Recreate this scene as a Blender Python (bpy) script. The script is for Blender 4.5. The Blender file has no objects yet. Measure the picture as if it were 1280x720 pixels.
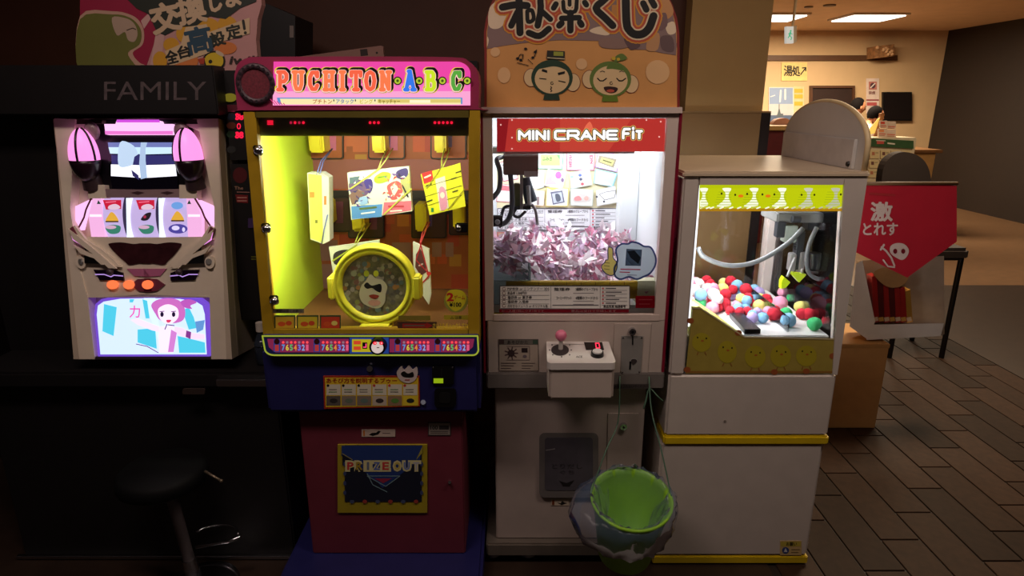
import bpy, bmesh, math, random
from mathutils import Vector, Matrix
random.seed(7)
C = bpy.context.scene.collection
S = bpy.context.scene
# ---------------------------------------------------------------- camera, world, light, exposure
H, FPX, TILT = 1.6, 800.0, math.radians(16.2)
cam = bpy.data.objects.new('camera', bpy.data.cameras.new('camera'))
cam.data.sensor_width = 36; cam.data.lens = FPX / 1280 * 36
cam.location = (0, 0, H); cam.rotation_euler = (math.pi / 2 - TILT, 0, 0)
cam.data.clip_start = .05; cam.data.clip_end = 60
C.objects.link(cam); S.camera = cam
w = bpy.data.worlds.new('world'); S.world = w; w.use_nodes = True
w.node_tree.nodes['Background'].inputs[0].default_value = (.35, .24, .2, 1)
w.node_tree.nodes['Background'].inputs[1].default_value = .05
S.view_settings.view_transform = 'Standard'; S.view_settings.look = 'None'
S.view_settings.gamma = 1; S.view_settings.use_curve_mapping = False
S.view_settings.exposure = 0
def area(name, loc, rot, sx, sy, power, col):
    l = bpy.data.lights.new(name, 'AREA'); l.shape = 'RECTANGLE'; l.size = sx; l.size_y = sy
    l.energy = power; l.color = col
    o = bpy.data.objects.new(name, l); o.location = loc; o.rotation_euler = rot; C.objects.link(o); return o
area('arcade_ceiling_lamp', (1.0, 1.0, 2.66), (0, 0, 0), .9, .3, 12.5, (1, .82, .70))
area('arcade_ceiling_lamp', (-.80, .85, 2.66), (0, 0, 0), .9, .3, 15, (1, .80, .72))
area('aisle_fill_light', (2.3, 3.6, 2.66), (0, 0, 0), .6, .6, 58, (1, .76, .50))  # added unseen fill light that brightens the column, carton and bag
area('lobby_lamp_light', (4.55, 9.2, 2.64), (0, 0, 0), 1.2, .6, 125, (1, .80, .55))
area('lobby_lamp_light', (3.3, 9.2, 2.64), (0, 0, 0), 1.2, .6, 95, (1, .80, .55))
area('lobby_lamp_light', (4.6, 5.9, 2.64), (0, 0, 0), 1.2, .6, 30, (1, .80, .55))  # added lobby light out of view, brightens the flyers on the rack
area('prize_cabinet_tube_light', (-.43, 1.855, 1.545), (math.radians(35), 0, 0), .5, .04, 3.8, (.93, 1, .82))
area('prize_cabinet_side_tube_light', (-.60, 1.90, 1.30), (0, math.radians(75), 0), .4, .03, 1.3, (.95, 1, .75))
area('crane_cabinet_tube_light', (.20, 2.27, 1.545), (math.radians(12), 0, 0), .42, .08, 3.7, (.90, .95, 1))
area('small_crane_top_light', (.72, 2.3, 1.36), (0, 0, 0), .25, .08, 5.0, (.92, .94, 1))
area('small_crane_tube_light', (.585, 1.975, 1.12), (math.radians(90), 0, math.radians(-35)), .02, .42, 3.6, (.90, .93, 1))

# ---------------------------------------------------------------- helpers
def lin(c):
    r = []
    for v in c:
        v /= 255.0
        r.append(v / 12.92 if v <= .04045 else ((v + .055) / 1.055) ** 2.4)
    return (*r, 1)
_M = {}
def mat(name, col, rough=.5, metal=0, var=.12, scale=14, bump=0, emit=0, spec=.5, ecol=None):
    """Principled surface with a little procedural wear"""
    if name in _M: return _M[name]
    m = bpy.data.materials.new(name); m.use_nodes = True; n = m.node_tree.nodes; L = m.node_tree.links
    p = n['Principled BSDF']; c = lin(col)
    p.inputs['Roughness'].default_value = rough; p.inputs['Metallic'].default_value = metal
    p.inputs['Specular IOR Level'].default_value = spec
    p.inputs['Base Color'].default_value = c
    if emit:
        p.inputs['Base Color'].default_value = tuple(x * .3 for x in c[:3]) + (1,)
        p.inputs['Emission Color'].default_value = lin(ecol) if ecol else c
        p.inputs['Emission Strength'].default_value = emit
    elif var:
        tc = n.new('ShaderNodeTexCoord'); nz = n.new('ShaderNodeTexNoise'); nz.inputs['Scale'].default_value = scale
        nz.inputs['Detail'].default_value = 4
        L.new(tc.outputs['Object'], nz.inputs['Vector'])
        r = n.new('ShaderNodeValToRGB')
        r.color_ramp.elements[0].position = .3; r.color_ramp.elements[1].position = .7
        r.color_ramp.elements[0].color = tuple(x * (1 - var) for x in c[:3]) + (1,)
        r.color_ramp.elements[1].color = tuple(min(1, x * (1 + var * .5)) for x in c[:3]) + (1,)
        L.new(nz.outputs['Fac'], r.inputs[0]); L.new(r.outputs[0], p.inputs['Base Color'])
        if bump:
            b = n.new('ShaderNodeBump'); b.inputs['Strength'].default_value = bump; b.inputs['Distance'].default_value = .004
            L.new(nz.outputs['Fac'], b.inputs['Height']); L.new(b.outputs[0], p.inputs['Normal'])
    _M[name] = m; return m
def ink(*c):           # printed ink
    return mat('ink_%d_%d_%d' % c, c, .55, var=.04)
def glow(r, g, b, s=1.0):    # backlit print, lamp, display
    c = (r, g, b); return mat('lit_%d_%d_%d_%g' % (*c, s), c, .4, emit=s)
def film(r, g, b):     # printed film on glass: lit from the front and, softly, from behind
    k = 'film_%d_%d_%d' % (r, g, b)
    if k in _M: return _M[k]
    m = bpy.data.materials.new(k); m.use_nodes = True; n = m.node_tree.nodes; L = m.node_tree.links; n.remove(n['Principled BSDF'])
    d = n.new('ShaderNodeBsdfDiffuse'); t = n.new('ShaderNodeBsdfTranslucent'); x = n.new('ShaderNodeMixShader'); x.inputs[0].default_value = .7
    d.inputs[0].default_value = t.inputs[0].default_value = lin((r, g, b)); L.new(d.outputs[0], x.inputs[1]); L.new(t.outputs[0], x.inputs[2]); L.new(x.outputs[0], n['Material Output'].inputs[0]); _M[k] = m; return m
def glassy(name, tint=(1, 1, 1), ior=1.45, rough=.02, alpha=0, acol=(255, 255, 255)):
    if name in _M: return _M[name]
    m = bpy.data.materials.new(name); m.use_nodes = True; n = m.node_tree.nodes; L = m.node_tree.links
    n.remove(n['Principled BSDF']); out = n['Material Output']
    t = n.new('ShaderNodeBsdfTransparent'); t.inputs[0].default_value = (*tint, 1)
    g = n.new('ShaderNodeBsdfGlossy'); g.inputs['Roughness'].default_value = rough
    f = n.new('ShaderNodeFresnel'); f.inputs[0].default_value = ior
    mx = n.new('ShaderNodeMixShader'); L.new(f.outputs[0], mx.inputs[0]); L.new(t.outputs[0], mx.inputs[1]); L.new(g.outputs[0], mx.inputs[2])
    last = mx
    if alpha:
        d = n.new('ShaderNodeBsdfDiffuse'); d.inputs[0].default_value = lin(acol)
        m2 = n.new('ShaderNodeMixShader'); m2.inputs[0].default_value = alpha
        L.new(mx.outputs[0], m2.inputs[1]); L.new(d.outputs[0], m2.inputs[2]); last = m2
    L.new(last.outputs[0], out.inputs[0]); _M[name] = m; return m

def ray(px, py):
    u = (px - 640) / FPX; v = (py - 360) / FPX
    return Vector((u, math.cos(TILT) - v * math.sin(TILT), -math.sin(TILT) - v * math.cos(TILT)))
class PL:
    """a real plane in the room: a point and the normal that faces out of the thing"""
    def __init__(s, p, n): s.p = Vector(p); s.n = Vector(n).normalized()
    def pt(s, px, py, off=0):
        d = ray(px, py); o = Vector((0, 0, H)); p = s.p + s.n * off
        return o + d * ((p - o).dot(s.n) / d.dot(s.n))
def Y(y): return PL((0, y, 0), (0, -1, 0))
def Z(z): return PL((0, 0, z), (0, 0, 1))
def ell(cx, cy, rx, ry=None, n=24, a0=0, a1=360, rot=0):
    ry = rx if ry is None else ry; full = abs(a1 - a0) >= 360; r = []; cr, sr = math.cos(math.radians(rot)), math.sin(math.radians(rot))
    for i in range(n if full else n + 1):
        a = math.radians(a0 + (a1 - a0) * i / n); x, y = rx * math.cos(a), ry * math.sin(a)
        r.append((cx + x * cr - y * sr, cy + x * sr + y * cr))
    return r
def rr(x0, y0, x1, y1, r=3, n=5):
    p = []
    for cx, cy, a in ((x1 - r, y0 + r, -90), (x1 - r, y1 - r, 0), (x0 + r, y1 - r, 90), (x0 + r, y0 + r, 180)):
        p += ell(cx, cy, r, r, n, a, a + 90)
    return p
def rect(x0, y0, x1, y1): return [(x0, y0), (x1, y0), (x1, y1), (x0, y1)]
def smooth(pts, n=4):
    """closed Catmull-Rom through the points"""
    r = []; k = len(pts)
    for i in range(k):
        p0, p1, p2, p3 = (Vector(pts[(i + j) % k]) for j in (-1, 0, 1, 2))
        for t in range(n):
            t /= n
            q = .5 * ((2 * p1) + (p2 - p0) * t + (2 * p0 - 5 * p1 + 4 * p2 - p3) * t * t + (3 * p1 - p0 - 3 * p2 + p3) * t ** 3)
            r.append(tuple(q))
    return r
def curve(pts, n=5):
    """open Catmull-Rom"""
    pts = [Vector(p) for p in pts]; e = [pts[0] * 2 - pts[1]] + pts + [pts[-1] * 2 - pts[-2]]; r = []
    for i in range(1, len(e) - 2):
        p0, p1, p2, p3 = e[i - 1:i + 3]
        for t in range(n):
            t /= n
            r.append(.5 * ((2 * p1) + (p2 - p0) * t + (2 * p0 - 5 * p1 + 4 * p2 - p3) * t * t + (3 * p1 - p0 - 3 * p2 + p3) * t ** 3))
    return r + [pts[-1]]
_T = {}
def glyphs(s, bold):
    key = (s, bold)
    if key not in _T:
        c = bpy.data.curves.new('t', 'FONT'); c.body = s; c.size = 1; c.offset = bold; c.resolution_u = 2
        o = bpy.data.objects.new('t', c); C.objects.link(o); dg = bpy.context.evaluated_depsgraph_get()
        me = bpy.data.meshes.new_from_object(o.evaluated_get(dg))
        _T[key] = ([(v.co.x, v.co.y) for v in me.vertices], [tuple(p.vertices) for p in me.polygons])
        bpy.data.objects.remove(o); bpy.data.curves.remove(c); bpy.data.meshes.remove(me)
    return _T[key]
WORLD = {}
class B:
    """collects shapes of one part into ONE mesh"""
    def __init__(s): s.bm = bmesh.new(); s.mats = []; s.k = 0
    def mi(s, m):
        if m not in s.mats: s.mats.append(m)
        return s.mats.index(m)
    def face(s, vs, m, sm=False):
        try: f = s.bm.faces.new(vs)
        except ValueError: return None
        f.material_index = s.mi(m); f.smooth = sm; return f
    def box(s, x0, x1, y0, y1, z0, z1, m, bev=0, seg=2):
        r = bmesh.ops.create_cube(s.bm, size=1); vs = r['verts']
        for v in vs: v.co = Vector(((x0 + x1) / 2 + v.co.x * (x1 - x0), (y0 + y1) / 2 + v.co.y * (y1 - y0), (z0 + z1) / 2 + v.co.z * (z1 - z0)))
        fs = {f for v in vs for f in v.link_faces}
        for f in fs: f.material_index = s.mi(m)
        if bev:
            es = list({e for v in vs for e in v.link_edges})
            bmesh.ops.bevel(s.bm, geom=es, offset=bev, segments=seg, affect='EDGES', material=-1)
        return s
    def prism(s, a, b, m, cap=True):
        """two matching loops of 3-D points joined"""
        va = [s.bm.verts.new(p) for p in a]; vb = [s.bm.verts.new(p) for p in b]; n = len(a)
        for i in range(n): s.face((va[i], vb[i], vb[(i + 1) % n], va[(i + 1) % n]), m)
        if cap: s.face(va, m); s.face(vb[::-1], m)
        return s
    def slab(s, pts, pl, front, thick, m):
        a = [pl.pt(x, y, front) for x, y in pts]; b = [p - pl.n * thick for p in a]
        return s.prism(a, b, m)
    def poly(s, pts, pl, off, m):
        s.k += 1; off += (s.k % 50) * 4e-6               # never two prints in one plane
        s.face([s.bm.verts.new(pl.pt(x, y, off)) for x, y in pts], m); return s
    def line(s, pts, wd, pl, off, m, dots=True):
        """a stroke of width wd (pixels on the plane) with round ends"""
        for (x0, y0), (x1, y1) in zip(pts, pts[1:]):
            l = math.hypot(x1 - x0, y1 - y0) or 1; nx, ny = -(y1 - y0) / l * wd / 2, (x1 - x0) / l * wd / 2
            s.poly([(x0 + nx, y0 + ny), (x1 + nx, y1 + ny), (x1 - nx, y1 - ny), (x0 - nx, y0 - ny)], pl, off, m)
        if dots and wd > 1.2:
            for x, y in pts: s.poly(ell(x, y, wd / 2, n=10), pl, off, m)
        return s
    def text(s, t, x0, y0, x1, y1, pl, off, m, bold=.02, rot=0, shear=0):
        s.k += 1; off += (s.k % 50) * 4e-6
        if any(ord(ch) > 0x2e7f for ch in t) and bold > 0:    # thicken kanji and kana with shifted copies
            r = bold * (y1 - y0) * .8; n = 4 if bold <= .03 else 12
            for i in range(n):
                a = 2 * math.pi * i / n; s.text(t, x0 + r * math.cos(a), y0 + r * math.sin(a), x1 + r * math.cos(a), y1 + r * math.sin(a), pl, off, m, 0, rot, shear)
            bold = 0
        v0, _ = glyphs(t, 0.0); v, fs = glyphs(t, bold)
        ax, bx = min(p[0] for p in v0), max(p[0] for p in v0); ay, by = min(p[1] for p in v0), max(p[1] for p in v0)
        cx, cy = (x0 + x1) / 2, (y0 + y1) / 2; ca, sa = math.cos(math.radians(rot)), math.sin(math.radians(rot)); vs = []
        for x, y in v:
            X = (x - ax) / (bx - ax) * (x1 - x0) - (x1 - x0) / 2; Yy = (y1 - y0) / 2 - (y - ay) / (by - ay) * (y1 - y0)
            X -= shear * Yy
            vs.append(s.bm.verts.new(pl.pt(cx + X * ca - Yy * sa, cy + X * sa + Yy * ca, off)))
        for f in fs: s.face([vs[i] for i in f], m)
        return s
    def cyl(s, p0, p1, r0, r1=None, m=None, n=16, cap=True):
        p0, p1 = Vector(p0), Vector(p1); r1 = r0 if r1 is None else r1
        d = (p1 - p0).normalized(); u = d.orthogonal().normalized(); v = d.cross(u)
        def ring(p, r): return [p + (u * math.cos(2 * math.pi * i / n) + v * math.sin(2 * math.pi * i / n)) * r for i in range(n)]
        a = [s.bm.verts.new(q) for q in ring(p0, r0)]; b = [s.bm.verts.new(q) for q in ring(p1, r1)]
        for i in range(n): s.face((a[i], a[(i + 1) % n], b[(i + 1) % n], b[i]), m, True)
        if cap:
            if r0 > 1e-5: s.face([s.bm.verts.new(q) for q in ring(p0, r0)][::-1], m)
            if r1 > 1e-5: s.face([s.bm.verts.new(q) for q in ring(p1, r1)], m)
        return s
    def lathe(s, prof, o, axis, m, n=28, closed=False, sc=(1, 1), sm=True):
        """profile of (radius, height) turned about an axis through o"""
        o = Vector(o); d = Vector(axis).normalized()
        u = Vector((1, 0, 0)) if abs(d.x) < .9 else Vector((0, 1, 0)); u = (u - d * u.dot(d)).normalized(); v = d.cross(u); R = []
        for r, h in prof: R.append([s.bm.verts.new(o + d * h + (u * math.cos(2 * math.pi * i / n) * sc[0] + v * math.sin(2 * math.pi * i / n) * sc[1]) * r) for i in range(n)])
        k = len(R)
        for j in range(k if closed else k - 1):
            a, b = R[j], R[(j + 1) % k]
            for i in range(n): s.face((a[i], a[(i + 1) % n], b[(i + 1) % n], b[i]), m, sm)
        return s
    def tube(s, pts, r, m, n=8):
        pts = [Vector(p) for p in pts]; R = []; u = None
        for i, p in enumerate(pts):
            d = (pts[min(i + 1, len(pts) - 1)] - pts[max(i - 1, 0)]).normalized()
            u = d.orthogonal().normalized() if u is None else (u - d * u.dot(d)).normalized()
            v = d.cross(u); rr_ = r[i] if isinstance(r, (list, tuple)) else r
            R.append([s.bm.verts.new(p + (u * math.cos(2 * math.pi * k / n) + v * math.sin(2 * math.pi * k / n)) * rr_) for k in range(n)])
        for a, b in zip(R, R[1:]):
            for k in range(n): s.face((a[k], a[(k + 1) % n], b[(k + 1) % n], b[k]), m, True)
        s.face(R[0][::-1], m); s.face(R[-1], m); return s
    def ball(s, c, r, m, sub=3, sc=(1, 1, 1)):
        q = bmesh.ops.create_icosphere(s.bm, subdivisions=sub, radius=r)
        for v in q['verts']: v.co = Vector(c) + Vector((v.co.x * sc[0], v.co.y * sc[1], v.co.z * sc[2]))
        for f in {f for v in q['verts'] for f in v.link_faces}: f.material_index = s.mi(m); f.smooth = True
        return s
    def xf(s, M):
        bmesh.ops.transform(s.bm, matrix=M, verts=s.bm.verts); return s
    def done(s, name, parent=None, label=None, cat=None, group=None, kind=None):
        bm = s.bm
        lo = Vector([min(v.co[i] for v in bm.verts) for i in range(3)]); hi = Vector([max(v.co[i] for v in bm.verts) for i in range(3)])
        c = (lo + hi) / 2; c.z = lo.z
        bmesh.ops.translate(bm, vec=-c, verts=bm.verts)
        me = bpy.data.meshes.new(name); bm.to_mesh(me); bm.free()
        for m in s.mats: me.materials.append(m)
        o = bpy.data.objects.new(name, me); C.objects.link(o); WORLD[o] = c
        if parent: o.parent = parent; o.location = c - WORLD[parent]
        else: o.location = c
        props(o, label, cat, group, kind); return o
def props(o, label=None, cat=None, group=None, kind=None):
    for k, v in (('label', label), ('category', cat), ('group', group), ('kind', kind)):
        if v: o[k] = v
def thing(name, label, cat, loc, group=None):
    o = bpy.data.objects.new(name, None); o.empty_display_size = .1; C.objects.link(o); o.location = loc
    WORLD[o] = Vector(loc); props(o, label, cat, group); return o

# shared materials
WHITE = mat('white_enamel', (205, 193, 184), .38, var=.05)
CREAM = mat('cream_plastic', (150, 134, 112), .4, var=.08)
GREYM = mat('grey_paint', (128, 122, 118), .45, var=.08)
DARK = mat('near_black_plastic', (16, 14, 16), .45, var=.1)
BLACK = mat('black_plastic', (12, 12, 14), .35, var=.1)
CHROME = mat('chrome', (200, 200, 205), .18, 1, var=.04)
STEEL = mat('brushed_steel', (165, 162, 160), .4, .6, var=.1)
YEL = mat('yellow_plastic', (236, 220, 60), .38, var=.06)
GLASS = glassy('clear_glass')
BROWNW = mat('brown_wall_panel', (88, 50, 32), .6, var=.1, scale=6)
K = ink(12, 10, 10); W = ink(235, 230, 225)
def px(pl, x, y): return (pl.p - Vector((0, 0, H))).dot(pl.n) / ray(x, y).dot(pl.n) / FPX   # metres per pixel there

# ---------------------------------------------------------------- large structure
TILEM = [mat('floor_tile_a', (54, 37, 26), .6, var=.25, scale=30, bump=.15, spec=.15), mat('floor_tile_b', (46, 32, 23), .62, var=.25, scale=30, bump=.15, spec=.15), mat('floor_tile_c', (60, 41, 29), .58, var=.25, scale=30, bump=.15, spec=.15)]
B().box(-2.4, 7, .2, 11.2, -.06, -.006, mat('floor_grout', (38, 28, 22), .6)).done('floor', kind='structure'); FLOOR = S.objects['floor']
meshes = {}
tw = .152
for i in range(8, 24):                                      # tiles run away from the camera, joints staggered
    x0 = .34 + (i - 6) * tw; L = .455; y = 1.25 + (i * .37 % 1) * L - L
    while y < 5.4:
        if x0 > .9 and y > 1.0 and not (y > 4.2 and x0 < 1.2):
            k = random.randrange(3)
            if k not in meshes:
                t = B().box(x0 + .003, x0 + tw - .003, y + .003, y + L - .003, -.006, 0, TILEM[k], .002, 1).done('floor_tile', FLOOR); meshes[k] = t.data
            else:
                t = bpy.data.objects.new('floor_tile', meshes[k]); C.objects.link(t); t.parent = FLOOR
                t.location = Vector((x0 + tw / 2, y + L / 2, -.006)) - WORLD[FLOOR]
        y += L
for (a, b_, c, d_) in ((-2.4, .92, .2, 5.6),):
    B().box(a, b_, c, d_, -.006, 0, mat('dark_arcade_floor', (52, 38, 30), .4, var=.2)).done('floor_slab', FLOOR)
B().box(3.08, 7, .2, 5.6, -.006, 0, mat('dark_arcade_floor', (52, 38, 30), .4, var=.2)).done('floor_slab', FLOOR)
B().box(.92, 7, 5.6, 11.2, -.006, 0, mat('lobby_floor', (120, 90, 64), .35, var=.15)).done('floor_slab', FLOOR)
B().box(-2.4, .76, 3.02, 3.2, 0, 2.7, BROWNW).done('wall_back', kind='structure')
B().box(-2.5, -2.4, .2, 3.2, 0, 2.7, mat('dark_wall', (30, 22, 20), .7)).done('wall_left', kind='structure')
B().box(7, 7.1, .2, 11.2, 0, 2.7, mat('dark_wood_wall', (34, 22, 16), .7)).done('wall_right', kind='structure')
LOBW = mat('lobby_wall_paint', (208, 176, 134), .7, var=.05, scale=4)
fw = B().box(2.8, 7, 11, 11.1, 0, 2.7, LOBW).done('wall_far', kind='structure')
CEIL = mat('ceiling_board', (222, 190, 154), .75, var=.06, scale=5)
cl = B().box(-2.5, 7.1, .2, 11.2, 2.7, 2.78, CEIL).done('ceiling', kind='structure')
# beige column with a darker dado panel and a black edge strip
PILM = mat('column_paint', (196, 162, 104), .7, var=.05, scale=5)
p = B().box(.76, 1.10, 2.92, 3.5, 0, 2.7, PILM).done('pillar', kind='structure')
B().box(.70, 1.10, 2.885, 2.92, 0, 1.555, mat('dado_panel', (150, 118, 74), .65, var=.06, scale=5)).done('dado_panel', p)
B().box(1.085, 1.125, 2.88, 2.94, 0, 1.555, mat('dark_edge_strip', (34, 27, 24), .5)).done('edge_strip', p)
B().box(.70, 1.125, 2.88, 2.925, 1.555, 1.562, mat('dado_cap', (160, 128, 82), .5)).done('dado_cap', p)
# lobby trims and opening
TRIM = mat('brown_wood_trim', (92, 60, 36), .5)
P11 = Y(11)
B().slab([(958, 69), (1122, 69), (1122, 75.5), (958, 75.5)], P11, .05, .05, TRIM).done('trim_1', kind='structure')
B().slab([(958, 33), (1122, 33), (1122, 36), (958, 36)], P11, .04, .04, TRIM).done('trim_2', kind='structure')
dr = B().slab([(1016, 110), (1066, 110), (1066, 300), (1014, 300)], P11, .02, .02, mat('doorway_shade', (44, 24, 18), .8)).done('door_1', kind='structure')
b = B(); TRD = mat('door_frame_brown', (84, 52, 32), .5)
b.slab([(1013, 107), (1069, 107), (1069, 110), (1013, 110)], P11, .05, .05, TRD); b.slab([(1066, 110), (1069, 110), (1067, 300), (1064, 300)], P11, .05, .05, TRD)
b.slab([(1013, 110), (1016, 110), (1014, 300), (1011, 300)], P11, .05, .05, TRD); b.done('door_frame', dr)
# ---------------------------------------------------------------- prize machine with hanging prizes (yellow cabinet)
def hang_machine():
    PF = Y(1.82); NAVY = mat('navy_paint', (34, 34, 88), .4, var=.1); ROSE = mat('rose_paint', (112, 42, 56), .5, var=.08)
    OLIVE = mat('yellow_ochre_frame', (176, 140, 28), .4, var=.12); MAR = mat('maroon_pink_plastic', (156, 48, 84), .4, var=.1)
    t = thing('prize_machine', 'yellow framed prize cabinet with lit PUCHITON sign on a rose pedestal', 'arcade machine', (-.43, 2.1, 0))
    # plinth and pedestal
    B().box(-.765, -.098, 1.74, 2.45, 0, .108, NAVY, .012).done('plinth', t)
    ped = B().box(-.685, -.160, 1.86, 2.40, .108, .66, ROSE, .004).done('pedestal', t)
    PP = Y(1.86)
    d = B().slab(rect(422, 556, 534, 641), PP, .006, .006, mat('door_yellow', (168, 150, 34), .5)).done('prize_door', ped)
    b = B(); Z1 = .0066
    b.slab(rect(431, 557, 527, 627), PP, .0085, .003, ink(22, 26, 44))
    b.poly([(427, 557), (528, 557), (525, 575), (478, 610), (473, 604), (440, 577), (427, 570)], PP, .0088, ink(34, 58, 120))
    b.poly([(428, 568), (444, 577), (428, 582)], PP, .0091, ink(20, 22, 40))
    b.poly([(528, 558), (528, 566), (520, 575)], PP, .0091, ink(160, 150, 60))
    b.line([(428, 567), (441, 575)], 1, PP, .0093, ink(150, 140, 90)); b.line([(459, 592), (466, 606), (484, 615)], 1, PP, .0093, ink(120, 150, 160))
    b.line([(459, 595), (500, 595), (482, 608), (459, 595)], 1, PP, .0093, ink(120, 150, 160)); b.poly([(468, 598), (490, 598), (479, 604)], PP, .0093, ink(150, 40, 70))
    for k, (ch, c) in enumerate(zip('PRIZE', ((200, 60, 60), (170, 140, 40), (110, 120, 140), (90, 110, 180), (200, 60, 60)))):
        e = 2.6 if ch == 'I' else 0; b.text(ch, 433.5 + k * 11 + e, 577, 442.5 + k * 11 - e, 588, PP, .0096, ink(214, 205, 150), .10); b.text(ch, 434.5 + k * 11 + e, 578, 441.5 + k * 11 - e, 587, PP, .0099, ink(*c), .03)
    for k, (ch, c) in enumerate(zip('OUT', ((200, 180, 80), (110, 130, 190), (180, 180, 190)))):
        b.text(ch, 492 + k * 12, 577, 501 + k * 12, 588, PP, .0096, ink(214, 205, 150), .10); b.text(ch, 493 + k * 12, 578, 500 + k * 12, 587, PP, .0099, ink(*c), .03)
    for k in range(6): b.poly(ell(440 + k * 16, 627, 3, 2.4, 8), PP, .0095, ink(160, 60, 50) if k % 2 else ink(70, 80, 110))
    for k in range(4): b.poly(ell(431, 580 + k * 12, 2, 3, 8), PP, .0095, ink(60, 70, 110)); b.poly(ell(527, 580 + k * 12, 2, 3, 8), PP, .0095, ink(60, 70, 110))
    b.done('door_print', d)
    b = B().slab(rect(452, 537, 494, 546), PP, .002, .0015, ink(205, 185, 170)); b.poly([(461, 543.5), (465, 541), (470, 541), (473, 538.5), (476, 539), (473, 543), (466, 545)], PP, .0024, K)
    b.poly(rect(454, 538, 456, 545), PP, .0024, ink(200, 120, 40)); b.line([(478, 541.5), (488, 541.5)], .8, PP, .0024, ink(110, 90, 90)); b.done('sticker', ped, 'pale sticker with a black bird shape')
    b = B().slab(rect(535, 528, 563.5, 544.5), PP, .002, .0015, ink(60, 50, 52)); b.poly(rect(536, 529, 562.5, 543.5), PP, .0022, ink(150, 140, 130)); b.text('100', 538, 532, 547, 537, PP, .0024, K, .02); b.poly(rect(549, 532, 561, 537), PP, .0024, ink(60, 55, 55))
    for q in range(2): b.line([(538, 539.5 + q * 2), (560, 539.5 + q * 2)], .8, PP, .0024, ink(80, 70, 70))
    b.done('sticker', ped, 'grey rating sticker')
    B().cyl(PP.pt(562, 603, 0), PP.pt(562, 603, .012), .006, .005, CHROME, 14).done('lock', ped, 'small chrome lock')
    # navy cash box section
    box = B().box(-.765, -.098, 1.815, 2.42, .664, .876, NAVY, .012).done('cash_box', t)
    PB = Y(1.815)
    B().cyl(PB.pt(462, 461, 0), PB.pt(462, 461, .014), .010, .009, CHROME, 18).done('lock', box, 'chrome key lock')
    b = B().slab([(404, 470), (524, 470), (525, 508), (405, 511)], PB, .003, .003, ink(170, 50, 24)); b.poly([(406, 472), (523, 472), (523, 507), (407, 509)], PB, .0035, ink(222, 186, 40))
    b.text('あそび方を説明するブゥー', 408, 472.6, 496, 479, PB, .004, ink(150, 24, 24), .03)
    for k in range(6):
        x = 408 + k * 19.2; b.poly(rect(x, 480.5, x + 17.6, 494), PB, .0039, ink(220, 212, 190)); b.poly(rect(x, 495, x + 17.6, 507), PB, .0039, [ink(96, 88, 80), ink(140, 126, 110), ink(130, 116, 104), ink(196, 180, 160), ink(150, 120, 90), ink(226, 200, 50)][k])
        b.poly(ell(x + 2, 482, 1.7, n=10), PB, .0042, K if k < 3 else ink(200, 60, 50))
        for q in range(2): b.line([(x + 3, 487 + q * 3), (x + 13, 487 + q * 3)], .9, PB, .0042, [ink(90, 80, 80), ink(60, 130, 60), ink(50, 60, 50)][(k + q) % 3])
        b.poly(ell(x + 9, 501, 5, 3, 10), PB, .0042, [ink(50, 46, 44), ink(110, 120, 100), ink(100, 120, 110), ink(60, 50, 50), ink(90, 140, 60), ink(40, 40, 36)][k])
    b.done('instruction_panel', box, 'yellow how to play panel with red edge')
    b = B(); b.slab(smooth([(497, 463), (502, 458), (505, 463), (511, 457), (516, 462), (521, 459), (522, 468), (518, 476), (509, 479), (500, 475), (496, 468)]), PB, .0055, .005, ink(206, 190, 186)); b.poly(smooth([(501, 467), (505, 464), (510, 467), (516, 465), (517, 471), (511, 472), (504, 471)]), PB, .006, K); b.line([(506, 475), (512, 475)], 1.2, PB, .006, ink(170, 60, 60)); b.done('cutout_figure', box)
    b = B(); b.slab(rect(540, 458, 567, 480), PB, .008, .008, BLACK); b.slab(rect(551, 462, 553, 471), PB, .010, .002, mat('slot_black', (3, 3, 4), .6)); b.poly(rect(542, 473, 554, 479), PB, .0086, glow(150, 180, 20, .8)); b.cyl(PB.pt(541.5, 459.5, .008), PB.pt(541.5, 459.5, .010), .002, m=CHROME); b.cyl(PB.pt(565.5, 459.5, .008), PB.pt(565.5, 459.5, .010), .002, m=CHROME); b.done('coin_slot', box, 'black coin slot with green lit label')
    b = B(); b.slab(rr(543, 486, 570, 509, 4), PB, .006, .006, BLACK); b.slab(rr(549, 491, 563, 504, 3), PB, .008, .002, mat('slot_black', (3, 3, 4), .6)); b.done('coin_return', box)
    B().cyl(PB.pt(529, 503, 0), PB.pt(529, 503, .006), .009, .007, mat('pale_knob', (150, 160, 180), .3), 16).done('button', box, 'small pale button')
    # control bar
    PC = Y(1.79); bar = B()
    out = [(328, 420), (597, 420)] + ell(591, 437, 7, 7, 5, 0, 90) + [(344, 444)] + ell(343, 436, 12, 8, 5, 90, 170)
    bar.slab(out, PC, 0, .05, mat('bar_blue', (40, 52, 120), .35)); cb = bar.done('control_bar', t)
    b = B(); NEON = glow(176, 190, 60, .62)
    b.line(out + [out[0]], 2.0, PC, .001, NEON)
    b.poly([(334, 423.5), (436, 423.5), (436, 440.5), (344, 440.5), (336, 434)], PC, .0006, glow(150, 44, 84, .55)); b.poly([(487, 423.5), (593, 423.5), (591, 434), (583, 440.5), (487, 440.5)], PC, .0006, glow(150, 44, 84, .55))
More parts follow.
